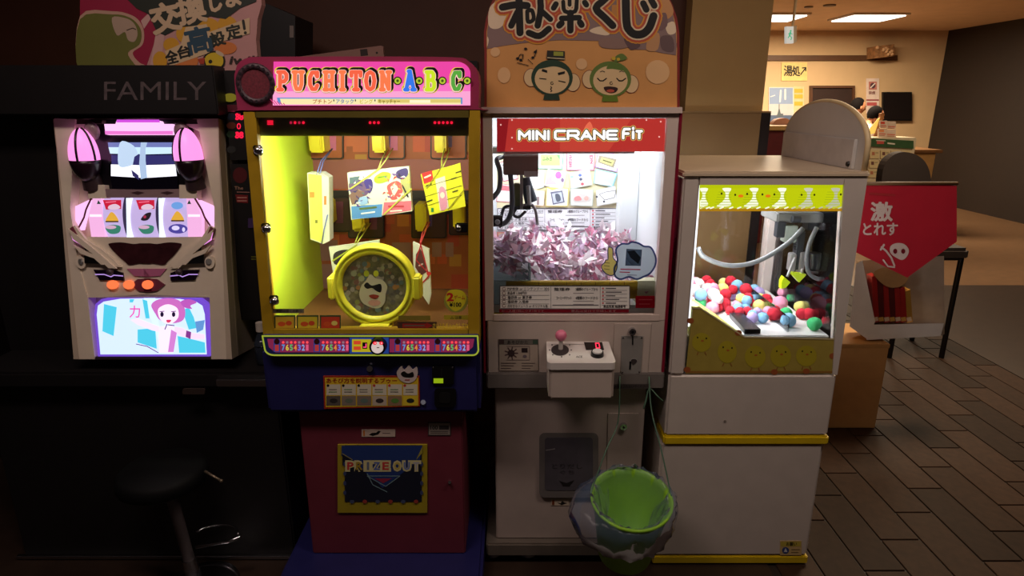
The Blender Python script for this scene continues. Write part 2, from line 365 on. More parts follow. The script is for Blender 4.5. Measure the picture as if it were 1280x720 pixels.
    for x0 in (341, 391, 492, 542):
        b.poly(rect(x0 + 1, 424, x0 + 9, 440), PC, .0010, glow(48, 64, 140, .6)); b.poly(rect(x0 + 2.5, 431, x0 + 7.5, 439), PC, .0013, glow(190, 60, 60, .6))
        b.poly(ell(x0 + 5, 427, 3.6, n=14), PC, .0013, ink(70, 20, 24))
        for k, ch in enumerate('765432'):
            b.poly(ell(x0 + 13 + k * 5, 428, 1.7, n=8), PC, .0013, glow(255, 70, 80) if (k + x0) % 3 else glow(150, 110, 130, .8))
            b.text(ch, x0 + 11.4 + k * 5, 431, x0 + 14.8 + k * 5, 438, PC, .0015, glow(*[(90, 150, 220), (220, 200, 70), (90, 190, 110), (230, 140, 60), (110, 120, 230), (140, 170, 230)][k], .8), .03)
        b.text('1', x0 + 42, 431, x0 + 44, 438, PC, .0015, glow(230, 90, 130, .8), .03); b.poly(ell(x0 + 43, 428, 1.7, n=8), PC, .0013, glow(255, 80, 90))
    b.poly(rect(437, 422, 486, 442), PC, .0008, glow(40, 70, 150, .6)); b.poly(rect(440, 424, 464, 440), PC, .0012, glow(196, 180, 30, .7))
    for q in range(2): b.poly(rect(442, 426 + q * 7, 451, 430.5 + q * 7), PC, .0016, glow(210, 70, 40, .8))
    b.poly(rect(453, 428, 459, 436), PC, .0016, ink(20, 10, 24)); b.line([(454.5, 434), (457.5, 434), (457.5, 430)], 1.4, PC, .002, glow(255, 70, 130)); b.done('bar_print', cb)
    b = B(); c = PC.pt(473.5, 431, 0); b.cyl(c, c + Vector((0, -.022, 0)), .026, .024, BLACK, 24); b.cyl(c + Vector((0, -.022, 0)), c + Vector((0, -.026, 0)), .018, .017, mat('button_face', (226, 206, 200), .35, emit=.75), 24)
    P2 = Y(c.y - .0265)
    for x in (468.5, 476.5): b.poly(ell(x, 429, 2.5, 2.2, 10), P2, .0004, glow(240, 40, 60)); b.poly(ell(x + .4, 429, .8, .8, 8), P2, .0008, glow(255, 200, 200))
    b.line([(471, 434.5), (474, 434.5)], 1, P2, .0004, ink(120, 40, 40)); b.done('start_button', cb, 'white face start button with red lit eyes')
    # cabinet shell: back, inner side walls, roof, floor
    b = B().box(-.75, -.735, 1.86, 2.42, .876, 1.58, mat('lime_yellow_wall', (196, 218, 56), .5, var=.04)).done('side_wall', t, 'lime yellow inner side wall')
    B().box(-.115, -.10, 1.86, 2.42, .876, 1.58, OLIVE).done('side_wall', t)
    B().box(-.75, -.10, 1.83, 2.42, 1.565, 1.58, DARK).done('cabinet_roof', t)
    B().box(-.735, -.115, 1.86, 2.40, .876, .90, mat('cabinet_floor_ochre', (120, 76, 40), .5)).done('cabinet_floor', t)
    bk = B().box(-.75, -.10, 2.40, 2.42, .876, 1.58, mat('back_panel_rust', (170, 88, 44), .55, var=.15, scale=9)).done('back_panel', t)
    PK = Y(2.40); b = B(); rs = random.Random(3)
    cs = [ink(196, 84, 44), ink(206, 120, 44), ink(180, 66, 44), ink(186, 128, 50), ink(206, 104, 60)]
    for j in range(10):
        for i in range(15):
            if rs.random() < .55 and i < 14:
                x, y = 381 + j * 2.6 + i * 15, 168 + j * 25; s_ = rs.choice((12, 15, 22)); b.poly(rect(x, y, min(x + s_, 597), y + s_), PK, .0006 + .0002 * rs.randrange(5), rs.choice(cs))
    b.poly([(382, 199), (600, 199), (600, 236), (386, 236)], PK, .002, ink(160, 92, 84)); b.poly([(386, 238), (600, 238), (600, 268), (390, 268)], PK, .0022, ink(40, 28, 24))
    for x, y, ww, hh in ((396, 300, 26, 26), (398, 330, 22, 30), (490, 303, 24, 44), (540, 303, 12, 18), (557, 303, 10, 18), (403, 372, 20, 34)): b.poly(rect(x, y, x + ww, y + hh), PK, .0024, ink(158, 112, 108))
    b.done('back_print', bk)
    # string cutters: dark outlined plate, pink tag, yellow clamp
    PH = Y(2.385); HK = mat('clamp_yellow', (236, 214, 40), .35, var=.04)
    def cutter(x, y, w_, h_, tag, dark=False):
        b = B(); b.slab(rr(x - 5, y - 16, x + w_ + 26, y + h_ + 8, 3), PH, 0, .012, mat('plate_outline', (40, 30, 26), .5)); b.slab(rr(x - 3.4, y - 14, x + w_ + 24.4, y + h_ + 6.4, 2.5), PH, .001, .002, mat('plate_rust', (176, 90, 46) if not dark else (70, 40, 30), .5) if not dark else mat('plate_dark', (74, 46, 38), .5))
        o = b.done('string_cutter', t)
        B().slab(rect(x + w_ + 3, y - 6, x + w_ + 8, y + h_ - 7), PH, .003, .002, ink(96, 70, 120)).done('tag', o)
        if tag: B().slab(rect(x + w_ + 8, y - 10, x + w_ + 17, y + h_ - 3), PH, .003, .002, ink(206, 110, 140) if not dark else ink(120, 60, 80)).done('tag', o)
        PJ = Y(2.29); c0, c1 = PJ.pt(x, y + h_, 0), PJ.pt(x + w_, y, 0)
        b = B().box(c0.x, c1.x, 2.295, 2.383, c0.z, c1.z + .03, HK, .006, 2); b.box(c0.x + .008, c1.x - .008, 2.288, 2.297, c0.z + .01, c1.z + .03, HK, .003); b.done('clamp', o, 'yellow string clamp')
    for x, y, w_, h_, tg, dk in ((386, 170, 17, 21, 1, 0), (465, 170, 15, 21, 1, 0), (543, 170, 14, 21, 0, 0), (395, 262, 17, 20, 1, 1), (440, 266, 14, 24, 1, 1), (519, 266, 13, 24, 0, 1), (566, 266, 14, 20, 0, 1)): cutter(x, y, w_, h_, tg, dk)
    # header
    hd = B().slab(smooth([(293, 100), (294, 90), (298, 79), (310, 72), (330, 71), (450, 70.5), (565, 71.5), (585, 76), (596, 88), (599, 105), (598, 135), (598.2, 137), (450, 137.6), (300, 138), (297, 137)], 3), Y(1.808), 0, .12, MAR).done('header', t)
    PS = Y(1.808); b = B()
    b.slab([(342, 77)] + [(560, 77)] + ell(570, 92, 18, 15, 8, -90, 0) + [(588, 132), (341, 132)], PS, .003, .003, glow(226, 66, 160, 1.0))
    b.poly([(345, 104), (588, 104), (588, 121), (345, 121)], PS, .0036, glow(238, 110, 190, 1)); b.poly([(341, 114), (588, 114), (588, 131.6), (341, 131.6)], PS, .0038, glow(240, 160, 205, 1))
    b.poly([(346, 122), (578, 122), (578, 130), (348, 130)], PS, .0042, glow(90, 140, 200, 1)); b.poly([(350, 123.4), (576, 123.4), (576, 130.5), (352, 130.5)], PS, .0045, glow(240, 226, 170, 1)); b.poly(rect(472, 124, 576, 128.4), PS, .0048, glow(214, 196, 110, 1)); b.poly(rect(512, 125, 538, 128.4), PS, .005, glow(246, 240, 200, 1))
    for x in range(5): b.line([(344 + x * 3, 131), (338 + x * 4, 124 + x * 1.2)], 1, PS, .005, glow(210, 60, 120, 1))
    for s_, x0, x1, c in (('プチトン', 391, 415, (170, 70, 30)), ('・', 416.5, 418, (60, 60, 60)), ('アタック', 420, 442, (40, 100, 170)), ('・', 443.5, 445, (60, 60, 60)), ('ビング', 450, 466, (190, 170, 40)), ('・', 468, 469.5, (60, 60, 60)), ('キャッチャー', 473, 500, (130, 110, 30))):
        b.text(s_, x0, 124, x1, 129.6 if s_ != '・' else 127, PS, .0055, glow(*c, 1), .02)
    GL = {'P': [[(.2, 0), (.2, 1), (.62, 1), (.84, .86), (.84, .6), (.62, .46), (.2, .46)], [(0, 0), (.42, 0)], [(0, 1), (.3, 1)]],
          'U': [[(.14, 1), (.14, .3), (.3, .03), (.66, .03), (.82, .3), (.82, 1)], [(-.02, 1), (.3, 1)], [(.66, 1), (.98, 1)]],
          'C': [[(.86, .76), (.7, .97), (.34, .97), (.12, .7), (.12, .3), (.34, .03), (.7, .03), (.88, .24)], [(.88, .98), (.88, .74)]],
          'H': [[(.16, 0), (.16, 1)], [(.84, 0), (.84, 1)], [(.16, .5), (.84, .5)], [(0, 0), (.34, 0)], [(0, 1), (.34, 1)], [(.66, 0), (1, 0)], [(.66, 1), (1, 1)]],
          'I': [[(.5, 0), (.5, 1)], [(.2, 0), (.8, 0)], [(.2, 1), (.8, 1)]],
          'T': [[(.5, 0), (.5, 1)], [(.02, .78), (.02, 1), (.98, 1), (.98, .78)], [(.28, 0), (.72, 0)]],
          'O': [[(.5, 1), (.2, .88), (.08, .5), (.2, .12), (.5, 0), (.8, .12), (.92, .5), (.8, .88), (.5, 1)]],
          'N': [[(.14, 0), (.14, 1), (.82, .03), (.82, 1)], [(-.02, 0), (.32, 0)], [(.66, 1), (1, 1)], [(0, 1), (.2, 1)]],
          'A': [[(.08, 0), (.5, 1), (.92, 0)], [(.24, .34), (.76, .34)], [(-.06, 0), (.26, 0)], [(.74, 0), (1.06, 0)], [(.34, 1), (.52, 1)]],
          'B': [[(.18, 0), (.18, 1), (.62, 1), (.8, .87), (.8, .66), (.62, .54), (.18, .54)], [(.62, .54), (.88, .42), (.88, .14), (.66, 0), (.18, 0)], [(0, 0), (.2, 0)], [(0, 1), (.2, 1)]]}
    let = []; xs = [(344.5, 363), (364, 382), (383, 401), (402.5, 420), (421, 435), (436, 454), (453.5, 472), (473, 491)]
    for ch, (a, e) in zip('PUCHITON', xs): let.append((ch, a, e, 87, 115, (236, 96, 66) if ch in 'PCTO' else (240, 118, 72)))
    let += [('A', 504, 521, 86, 115, (50, 116, 226)), ('B', 530, 547, 87, 115, (196, 222, 40)), ('C', 562, 579, 87, 115, (84, 160, 60))]
    for wd, dx, dy, off, c in ((11, .8, -1.0, .0058, glow(214, 190, 50, 1)), (8.6, 1.8, -1.6, .0063, glow(22, 10, 16, .6)), (7.4, 0, .4, .0068, glow(30, 8, 14, .6)), (6.8, -.2, .4, .0072, glow(250, 200, 190, 1)), (5.0, 0, 0, .0076, None)):
        for ch, x0, x1, y0, y1, col in let:
            for st in GL[ch]:
                if ch == 'I': st = [((q[0] - .5) * .9 + .5, q[1]) for q in st]
                ins = 3; b.line([(x0 + ins + q[0] * (x1 - x0 - 2 * ins) + dx, y1 - ins + dy - q[1] * (y1 - y0 - 2 * ins)) for q in st], wd if ch != 'I' else wd, PS, off, c or glow(*col, 1))
    for x in (497, 524, 553, 584): b.poly(ell(x, 101, 5.4, n=14), PS, .0069, glow(22, 14, 10, .6)); b.poly(ell(x, 101, 4, n=14), PS, .0073, glow(170, 190, 50, 1)); b.poly(ell(x, 101, 1.8, n=10), PS, .0077, glow(60, 80, 20, 1))
    b.done('sign_panel', hd, 'lit pink sign lettered PUCHITON A B C')
    b = B(); cc = PS.pt(320, 105, 0); k = px(PS, 320, 105)
    b.lathe([(25 * k, .001), (24 * k, .008), (18.5 * k, .008), (17 * k, .001)], cc, (0, -1, 0), mat('speaker_ring', (66, 40, 50), .5), 28)
    b.cyl(cc, cc + Vector((0, -.004, 0)), 18 * k, m=mat('speaker_mesh', (112, 34, 48), .6, var=.4, scale=160), n=28)
    for q in range(20): a = q * math.pi / 10; b.cyl(cc + Vector((math.cos(a) * 21.2 * k, -.008, math.sin(a) * 21.2 * k)), cc + Vector((math.cos(a) * 21.2 * k, -.0095, math.sin(a) * 21.2 * k)), 2 * k, m=mat('ring_dots', (34, 22, 30), .5), n=6)
    b.done('speaker', hd, 'round speaker grille with dotted ring')
    # glazed door
    B().slab([(304, 138), (319, 138), (342, 418), (329, 418)], PF, .012, .03, OLIVE).done('door_post', t)
    B().slab([(586, 138), (600, 138), (599, 418), (585, 418)], PF, .012, .03, OLIVE).done('door_post', t)
    B().slab([(318, 138), (587, 138), (587, 147), (319, 147)], PF, .012, .03, mat('olive_rail', (96, 84, 28), .4)).done('door_rail', t)
    B().slab([(341, 412), (586, 412), (586, 419), (342, 419)], PF, .012, .03, OLIVE).done('door_rail', t)
    gl = B().slab([(318, 146), (587, 146), (586, 413), (341, 413)], PF, -.004, .004, GLASS).done('glass_door', t)
    b = B().slab([(319, 147), (586, 147), (586, 170), (320, 170)], PF, -.010, .006, mat('smoked_strip', (150, 144, 104), .25, var=.1)).done('display_strip', t)
    PD = Y(1.83); RED = glow(255, 24, 60, 1.1)
    for x0, n_ in ((362, 4), (461, 3), (542, 5)):
        d = B()
        for k in range(n_): d.poly(rr(x0 + k * 5.2, 151.6, x0 + k * 5.2 + 3.2, 155, 1.2, 2), PD, .0006, RED if k % 2 or n_ != 4 else glow(190, 30, 70, .8))
        d.done('digits', b, 'red lit digits')
    d = B()
    for k in range(3): d.poly(rect(334, 150.6 + k * 2, 341.5, 152 + k * 2), PD, .0006, RED)
    d.done('digits', b, 'red lit digits')
    for x, y in ((322, 188), (332, 285), (342, 375)):
        q = B(); c = PF.pt(x, y, .012); q.box(c.x - .012, c.x + .014, c.y - .004, c.y + .006, c.z - .014, c.z + .014, BLACK, .003); q.ball(c + Vector((.006, -.010, 0)), .013, CHROME, 2); q.done('hinge', gl, 'chrome domed glass hinge')
    q = B(); c = PF.pt(577, 284, .0); q.box(c.x - .018, c.x + .022, c.y - .012, c.y, c.z - .014, c.z + .014, BLACK, .004); q.ball(c + Vector((-.008, -.012, 0)), .010, CHROME, 2); q.done('lock', gl, 'black glass lock')
    # stickers on the glass
    for x0, x1, c in ((343, 369, (222, 180, 50)), (371, 398, (222, 200, 50)), (400, 426, (210, 70, 40))):
        q = B().poly(rect(x0, 394, x1, 411.5), PF, .0008, ink(60, 84, 50)); q.poly(rect(x0 + 1.5, 396, x1 - 1.5, 410), PF, .0012, ink(*c)); q.poly(ell((x0 + x1) / 2 - 4, 405, 5, 3, 10), PF, .0016, ink(220, 90, 40)); q.poly(ell((x0 + x1) / 2 + 5, 404, 4, 3, 10), PF, .0016, ink(236, 220, 110) if c[1] < 100 else ink(214, 80, 40)); q.done('sticker', gl)
    q = B().poly(rect(341, 386, 380, 391.5), PF, .0008, ink(120, 112, 90)); q.text('不正は固くお断り', 345, 387, 377, 390.6, PF, .0012, K, .01); q.done('sticker', gl)
    q = B().poly(rect(497, 402.5, 546, 411.5), PF, .0008, ink(70, 42, 34)); q.poly([(503, 404.5), (533, 404.5), (533, 403), (541, 407), (533, 411), (533, 409.5), (503, 409.5)], PF, .0012, ink(150, 30, 30)); q.line([(506, 407), (530, 407)], 1.6, PF, .0016, ink(110, 90, 80)); q.text('さいふもチェックしてね', 541, 404, 585, 410.5, PF, .0012, ink(226, 200, 70), .02); q.done('sticker', gl)
    q = B().poly(rect(498, 394.5, 538, 400), PF, .0008, ink(130, 116, 40)); q.poly(rect(555, 394, 586, 399.5), PF, .0010, ink(176, 160, 36)); q.text('△ 注意', 563, 395, 577, 399, PF, .0014, K, .01); q.done('sticker', gl)
    q = B().poly(ell(570, 376, 15, 14.5, 24), PF, .0010, ink(150, 150, 60)); q.poly(smooth([(557, 374), (560, 364), (570, 362), (580, 365), (583, 374), (578, 384), (569, 389), (561, 383)]), PF, .0013, ink(214, 200, 34)); q.text('2', 559, 366.5, 566.5, 376, PF, .0017, ink(190, 30, 24), .04); q.text('ゲーム', 567.5, 369, 581, 374.5, PF, .0017, ink(180, 60, 30), .02); q.text('¥100', 562, 378, 576.5, 383.5, PF, .0017, K, .03); q.done('sticker', gl, 'round yellow price sticker reading 2 games for 100 yen')
    # round target drum
    PR = Y(1.915); k = px(PR, 467, 359); c = PR.pt(467, 358.5, 0)
    dr = B().lathe([(52 * k, .05), (53 * k, .02), (52 * k, 0), (48.6 * k, -.004), (47 * k, .004), (45.4 * k, -.002), (43 * k, -.002), (40 * k, .012), (39 * k, .05)], c, (0, 1, 0), YEL, 56).done('target_drum', t, 'big round yellow drum window')
    for x, rx in ((414, 4), (521, 5.5)):
        q = B(); p_ = PR.pt(x, 360, 0); q.box(p_.x - rx * k, p_.x + rx * k, 1.905, 1.96, p_.z - 15 * k, p_.z + 15 * k, YEL, .006, 3); q.done('handle', dr)
    q = B().cyl(c + Vector((0, .012, 0)), c + Vector((0, .03, 0)), 41 * k, m=mat('drum_disc', (128, 116, 108), .5, var=.5, scale=60), n=40)
    P3 = Y(1.927); rs = random.Random(5)
    for i in range(110):
        a, r_ = rs.random() * 6.28, 36 * math.sqrt(rs.random()); q.poly(ell(467 + r_ * math.cos(a), 358.5 + r_ * math.sin(a), rs.uniform(2, 4), n=8), P3, .0006 + .0001 * (i % 5), ink(*rs.choice([(150, 140, 130), (176, 120, 84), (110, 124, 150), (150, 150, 84), (104, 96, 104), (168, 150, 160), (140, 96, 96), (176, 170, 160)])))
    q.poly(smooth([(458, 350), (463, 343), (470, 348), (478, 350), (484, 358), (482, 368), (481, 378), (474, 385), (463, 384), (453, 378), (449, 368), (452, 357)]), P3, .0014, ink(206, 190, 184)); q.poly(smooth([(455, 357), (459, 353), (465, 357), (476, 355), (476, 365), (471, 364), (465, 360), (459, 361)]), P3, .0018, ink(24, 18, 20)); q.poly(smooth([(461, 370), (467, 368), (474, 370), (468, 374)]), P3, .0018, ink(150, 44, 40)); q.poly(ell(468, 378.5, 8, 4, 12), P3, .0016, ink(210, 150, 156))
    for x in (458, 470): q.poly(ell(x, 342, 3.4, 4, 10), P3, .0016, ink(200, 200, 60))
    q.done('target_disc', dr, 'grey disc with a white blob face')
    q = B(); p_ = c + Vector((0, .04, -53 * k)); q.box(p_.x - .05, p_.x + .05, 1.88, 1.95, .90, p_.z + .012, YEL, .006); q.done('drum_foot', dr)
hang_machine()
# prizes hanging in it
def strung(name, label, cat, front, y0, depth, m_side, deco, string, scol, group='prizes hung on strings in the yellow prize cabinet'):
    pl = Y(y0); c = pl.pt(*front[0]); t = thing(name, label, cat, c, group)
    body = B().slab(front, pl, 0, depth, m_side); o = body.done('box', t)
    b = B(); deco(b, pl); b.done('box_print', o)
    sm = mat('string_%d%d%d' % scol, scol, .6)
    b = B()
    for s_ in string: b.tube([Vector((pl.pt(x, y).x, q, pl.pt(x, y).z)) for x, y, q in s_], .0022, sm, 6)
    b.done('string', t)
def d1(b, pl):
    b.poly([(385, 217), (402, 219), (404, 304), (388, 298)], pl, .0006, ink(214, 210, 96)); b.poly([(403, 221), (410, 222), (411, 300), (404, 304)], pl, .0006, ink(226, 226, 206))
    b.poly(rect(387, 240, 393, 247), pl, .001, ink(196, 130, 60)); b.poly(rect(405, 245, 408, 256), pl, .001, ink(200, 120, 60)); b.poly(rect(394, 275, 397, 279), pl, .001, ink(120, 120, 50)); b.poly([(388, 216), (402, 218), (408, 222), (402, 216)], pl, .001, ink(190, 176, 160))
def d2(b, pl):
    b.poly([(439, 258), (478, 255), (477, 271), (440, 274)], pl, .0006, ink(88, 140, 206)); b.poly([(480, 253), (514, 251), (514, 263), (478, 269)], pl, .0006, ink(218, 110, 130))
    b.poly(smooth([(436, 230), (446, 224), (456, 228), (462, 236), (458, 244), (448, 246), (440, 244)]), pl, .001, ink(110, 84, 120)); b.poly(smooth([(455, 226), (464, 224), (466, 234), (462, 242), (458, 236)]), pl, .0014, ink(70, 54, 130)); b.poly([(436, 244), (446, 236), (456, 240), (450, 252), (440, 256)], pl, .0012, ink(130, 96, 90)); b.poly([(437, 222), (450, 220), (446, 228), (437, 230)], pl, .0014, ink(90, 110, 120))
    b.poly(smooth([(484, 232), (496, 226), (504, 234), (500, 246), (490, 250), (486, 242)]), pl, .001, ink(206, 90, 90)); b.poly(smooth([(496, 214), (508, 210), (510, 218), (504, 224), (496, 222)]), pl, .0014, ink(70, 56, 110)); b.poly([(500, 222), (512, 216), (513, 240), (506, 246), (502, 234)], pl, .0012, ink(180, 176, 110)); b.poly([(488, 234), (494, 228), (498, 236), (492, 246)], pl, .0016, ink(230, 214, 200)); b.line([(503, 232), (510, 246)], 2, pl, .0016, ink(40, 34, 50))
    b.poly(smooth([(468, 222), (478, 215), (488, 217), (486, 225), (476, 229), (469, 228)]), pl, .0014, ink(170, 206, 50)); b.line([(472, 222), (484, 220)], 1.2, pl, .0018, ink(100, 140, 40))
    b.poly(smooth([(448, 248), (458, 246), (460, 254), (450, 256)]), pl, .0014, ink(150, 180, 220)); b.line([(450, 261), (470, 259)], 2.4, pl, .0014, ink(90, 110, 70)); b.line([(452, 267), (468, 265)], 2, pl, .0014, ink(226, 230, 240)); b.line([(486, 258), (504, 258)], 2.4, pl, .0014, ink(190, 60, 70)); b.line([(488, 264), (502, 263)], 1.6, pl, .0014, ink(236, 224, 220))
    r_ = random.Random(9)
    for q in range(46):
        lf = q % 2; x, y = (r_.uniform(438, 466), r_.uniform(220, 254)) if lf else (r_.uniform(482, 509), r_.uniform(214, 248))
        c_ = r_.choice([(96, 70, 140), (60, 50, 110), (120, 110, 150), (70, 120, 140), (150, 120, 110), (226, 226, 230), (40, 36, 60)] if lf else [(206, 60, 60), (226, 120, 90), (210, 196, 90), (50, 40, 60), (236, 226, 220), (120, 90, 150), (190, 40, 60)])
        a_ = r_.uniform(0, 6.28); L_ = r_.uniform(4, 9); b.poly([(x, y), (x + L_ * math.cos(a_), y + L_ * math.sin(a_)), (x + L_ * .5 * math.cos(a_ + .7), y + L_ * .5 * math.sin(a_ + .7))], pl, .0019 + q * 1.2e-5, ink(*c_))
    b.line([(474, 211), (438, 236)], 1.8, pl, .003, ink(190, 190, 80)); b.line([(514, 236), (480, 268)], 1.8, pl, .003, ink(190, 190, 80))
def d3(b, pl):
    b.poly([(527, 217), (540, 213), (542, 226), (530, 230)], pl, .001, ink(206, 40, 40)); b.line([(531, 222), (538, 219)], 2, pl, .0014, ink(236, 220, 190)); b.poly([(544, 224), (556, 220), (561, 260), (550, 264)], pl, .001, ink(226, 214, 190)); b.poly(smooth([(549, 236), (556, 236), (559, 258), (551, 262)]), pl, .0014, ink(214, 140, 170)); b.poly(ell(553, 244, 3, 4, 10), pl, .0018, ink(236, 214, 200))
    for y in (226, 238, 250): b.line([(531, y + 8), (577, y - 6)], .7, pl, .0012, ink(80, 84, 20))
    for x, y in ((533, 232), (534, 252), (564, 224), (566, 240), (570, 216)): b.line([(x, y), (x + 6, y - 2)], 1.6, pl, .0014, ink(70, 76, 20))
    b.line([(553, 207), (533, 236)], 1.2, pl, .003, ink(150, 140, 40)); b.line([(581, 236), (560, 262)], 1.2, pl, .003, ink(150, 140, 40)); b.poly(rect(539, 260, 542, 265), pl, .0014, ink(40, 130, 70))
def d4(b, pl):
    b.poly(smooth([(417, 318), (425, 313), (436, 312), (448, 312), (444, 322), (430, 330), (418, 330)]), pl, .001, ink(54, 44, 50)); b.line([(416, 326), (446, 306)], 1.8, pl, .0014, ink(176, 180, 60))
def d5(b, pl):
    b.poly([(520, 318), (525, 310), (531, 322), (533, 340), (526, 345), (519, 334)], pl, .001, ink(96, 50, 46)); b.line([(524, 332), (528, 330)], 2, pl, .0014, ink(210, 190, 180)); b.line([(525, 303), (536, 345), (524, 358)], 1.6, pl, .0016, ink(200, 40, 44)); b.line([(527, 303), (520, 325), (537, 343)], 1.2, pl, .0016, ink(200, 40, 44)); b.poly(ell(536, 342, 3, 2.6, 8), pl, .0018, ink(214, 50, 44))
CARDW = mat('card_white', (226, 222, 204), .5, var=.04)
strung('prize_box', 'tall narrow cream prize box hanging on a blue string at the lime wall', 'prize', [(384, 216), (402, 216), (411, 222), (412, 301), (404, 305), (388, 299)], 2.12, .05, CARDW, d1, [[(396, 191, 2.30), (395, 203, 2.18), (396, 218, 2.118)], [(397, 191, 2.30), (398, 203, 2.18), (400, 217, 2.118)], [(410, 268, 2.115), (406, 286, 2.112), (403, 304, 2.112)]], (110, 116, 176))
strung('prize_box', 'wide white prize box with red and blue pictures hanging beside the lime prize card', 'prize', [(434, 216), (511, 208), (515, 264), (439, 275)], 2.10, .03, CARDW, d2, [[(470, 191, 2.30), (471, 202, 2.18), (473, 211, 2.1)], [(477, 191, 2.30), (477, 202, 2.18), (474, 211, 2.1)]], (206, 206, 110))
strung('prize_card', 'lime yellow prize card with red corner hanging tilted on a string', 'prize', [(526, 218), (575, 204), (582, 258), (537, 269)], 2.10, .012, mat('card_lime', (226, 220, 44), .5), d3, [[(548, 191, 2.30), (549, 202, 2.18), (552, 210, 2.1)], [(555, 191, 2.30), (555, 202, 2.18), (553, 210, 2.1)]], (200, 204, 90))
strung('prize_card', 'white prize card with dark picture hanging behind the big yellow drum', 'prize', [(411, 309), (474, 300), (476, 350), (418, 352)], 2.12, .01, CARDW, d4, [[(444, 291, 2.30), (443, 297, 2.18), (444, 304, 2.12)], [(449, 291, 2.30), (449, 297, 2.18), (446, 304, 2.12)]], (190, 190, 70))
strung('prize_card', 'folded white prize card tied with red string beside the yellow drum', 'prize', [(516, 303), (536, 312), (539, 368), (536, 381), (522, 360), (517, 340)], 2.10, .02, CARDW, d5, [[(525, 291, 2.30), (524, 297, 2.18), (525, 304, 2.1)], [(528, 291, 2.30), (527, 297, 2.18), (526, 304, 2.1)]], (196, 60, 60))
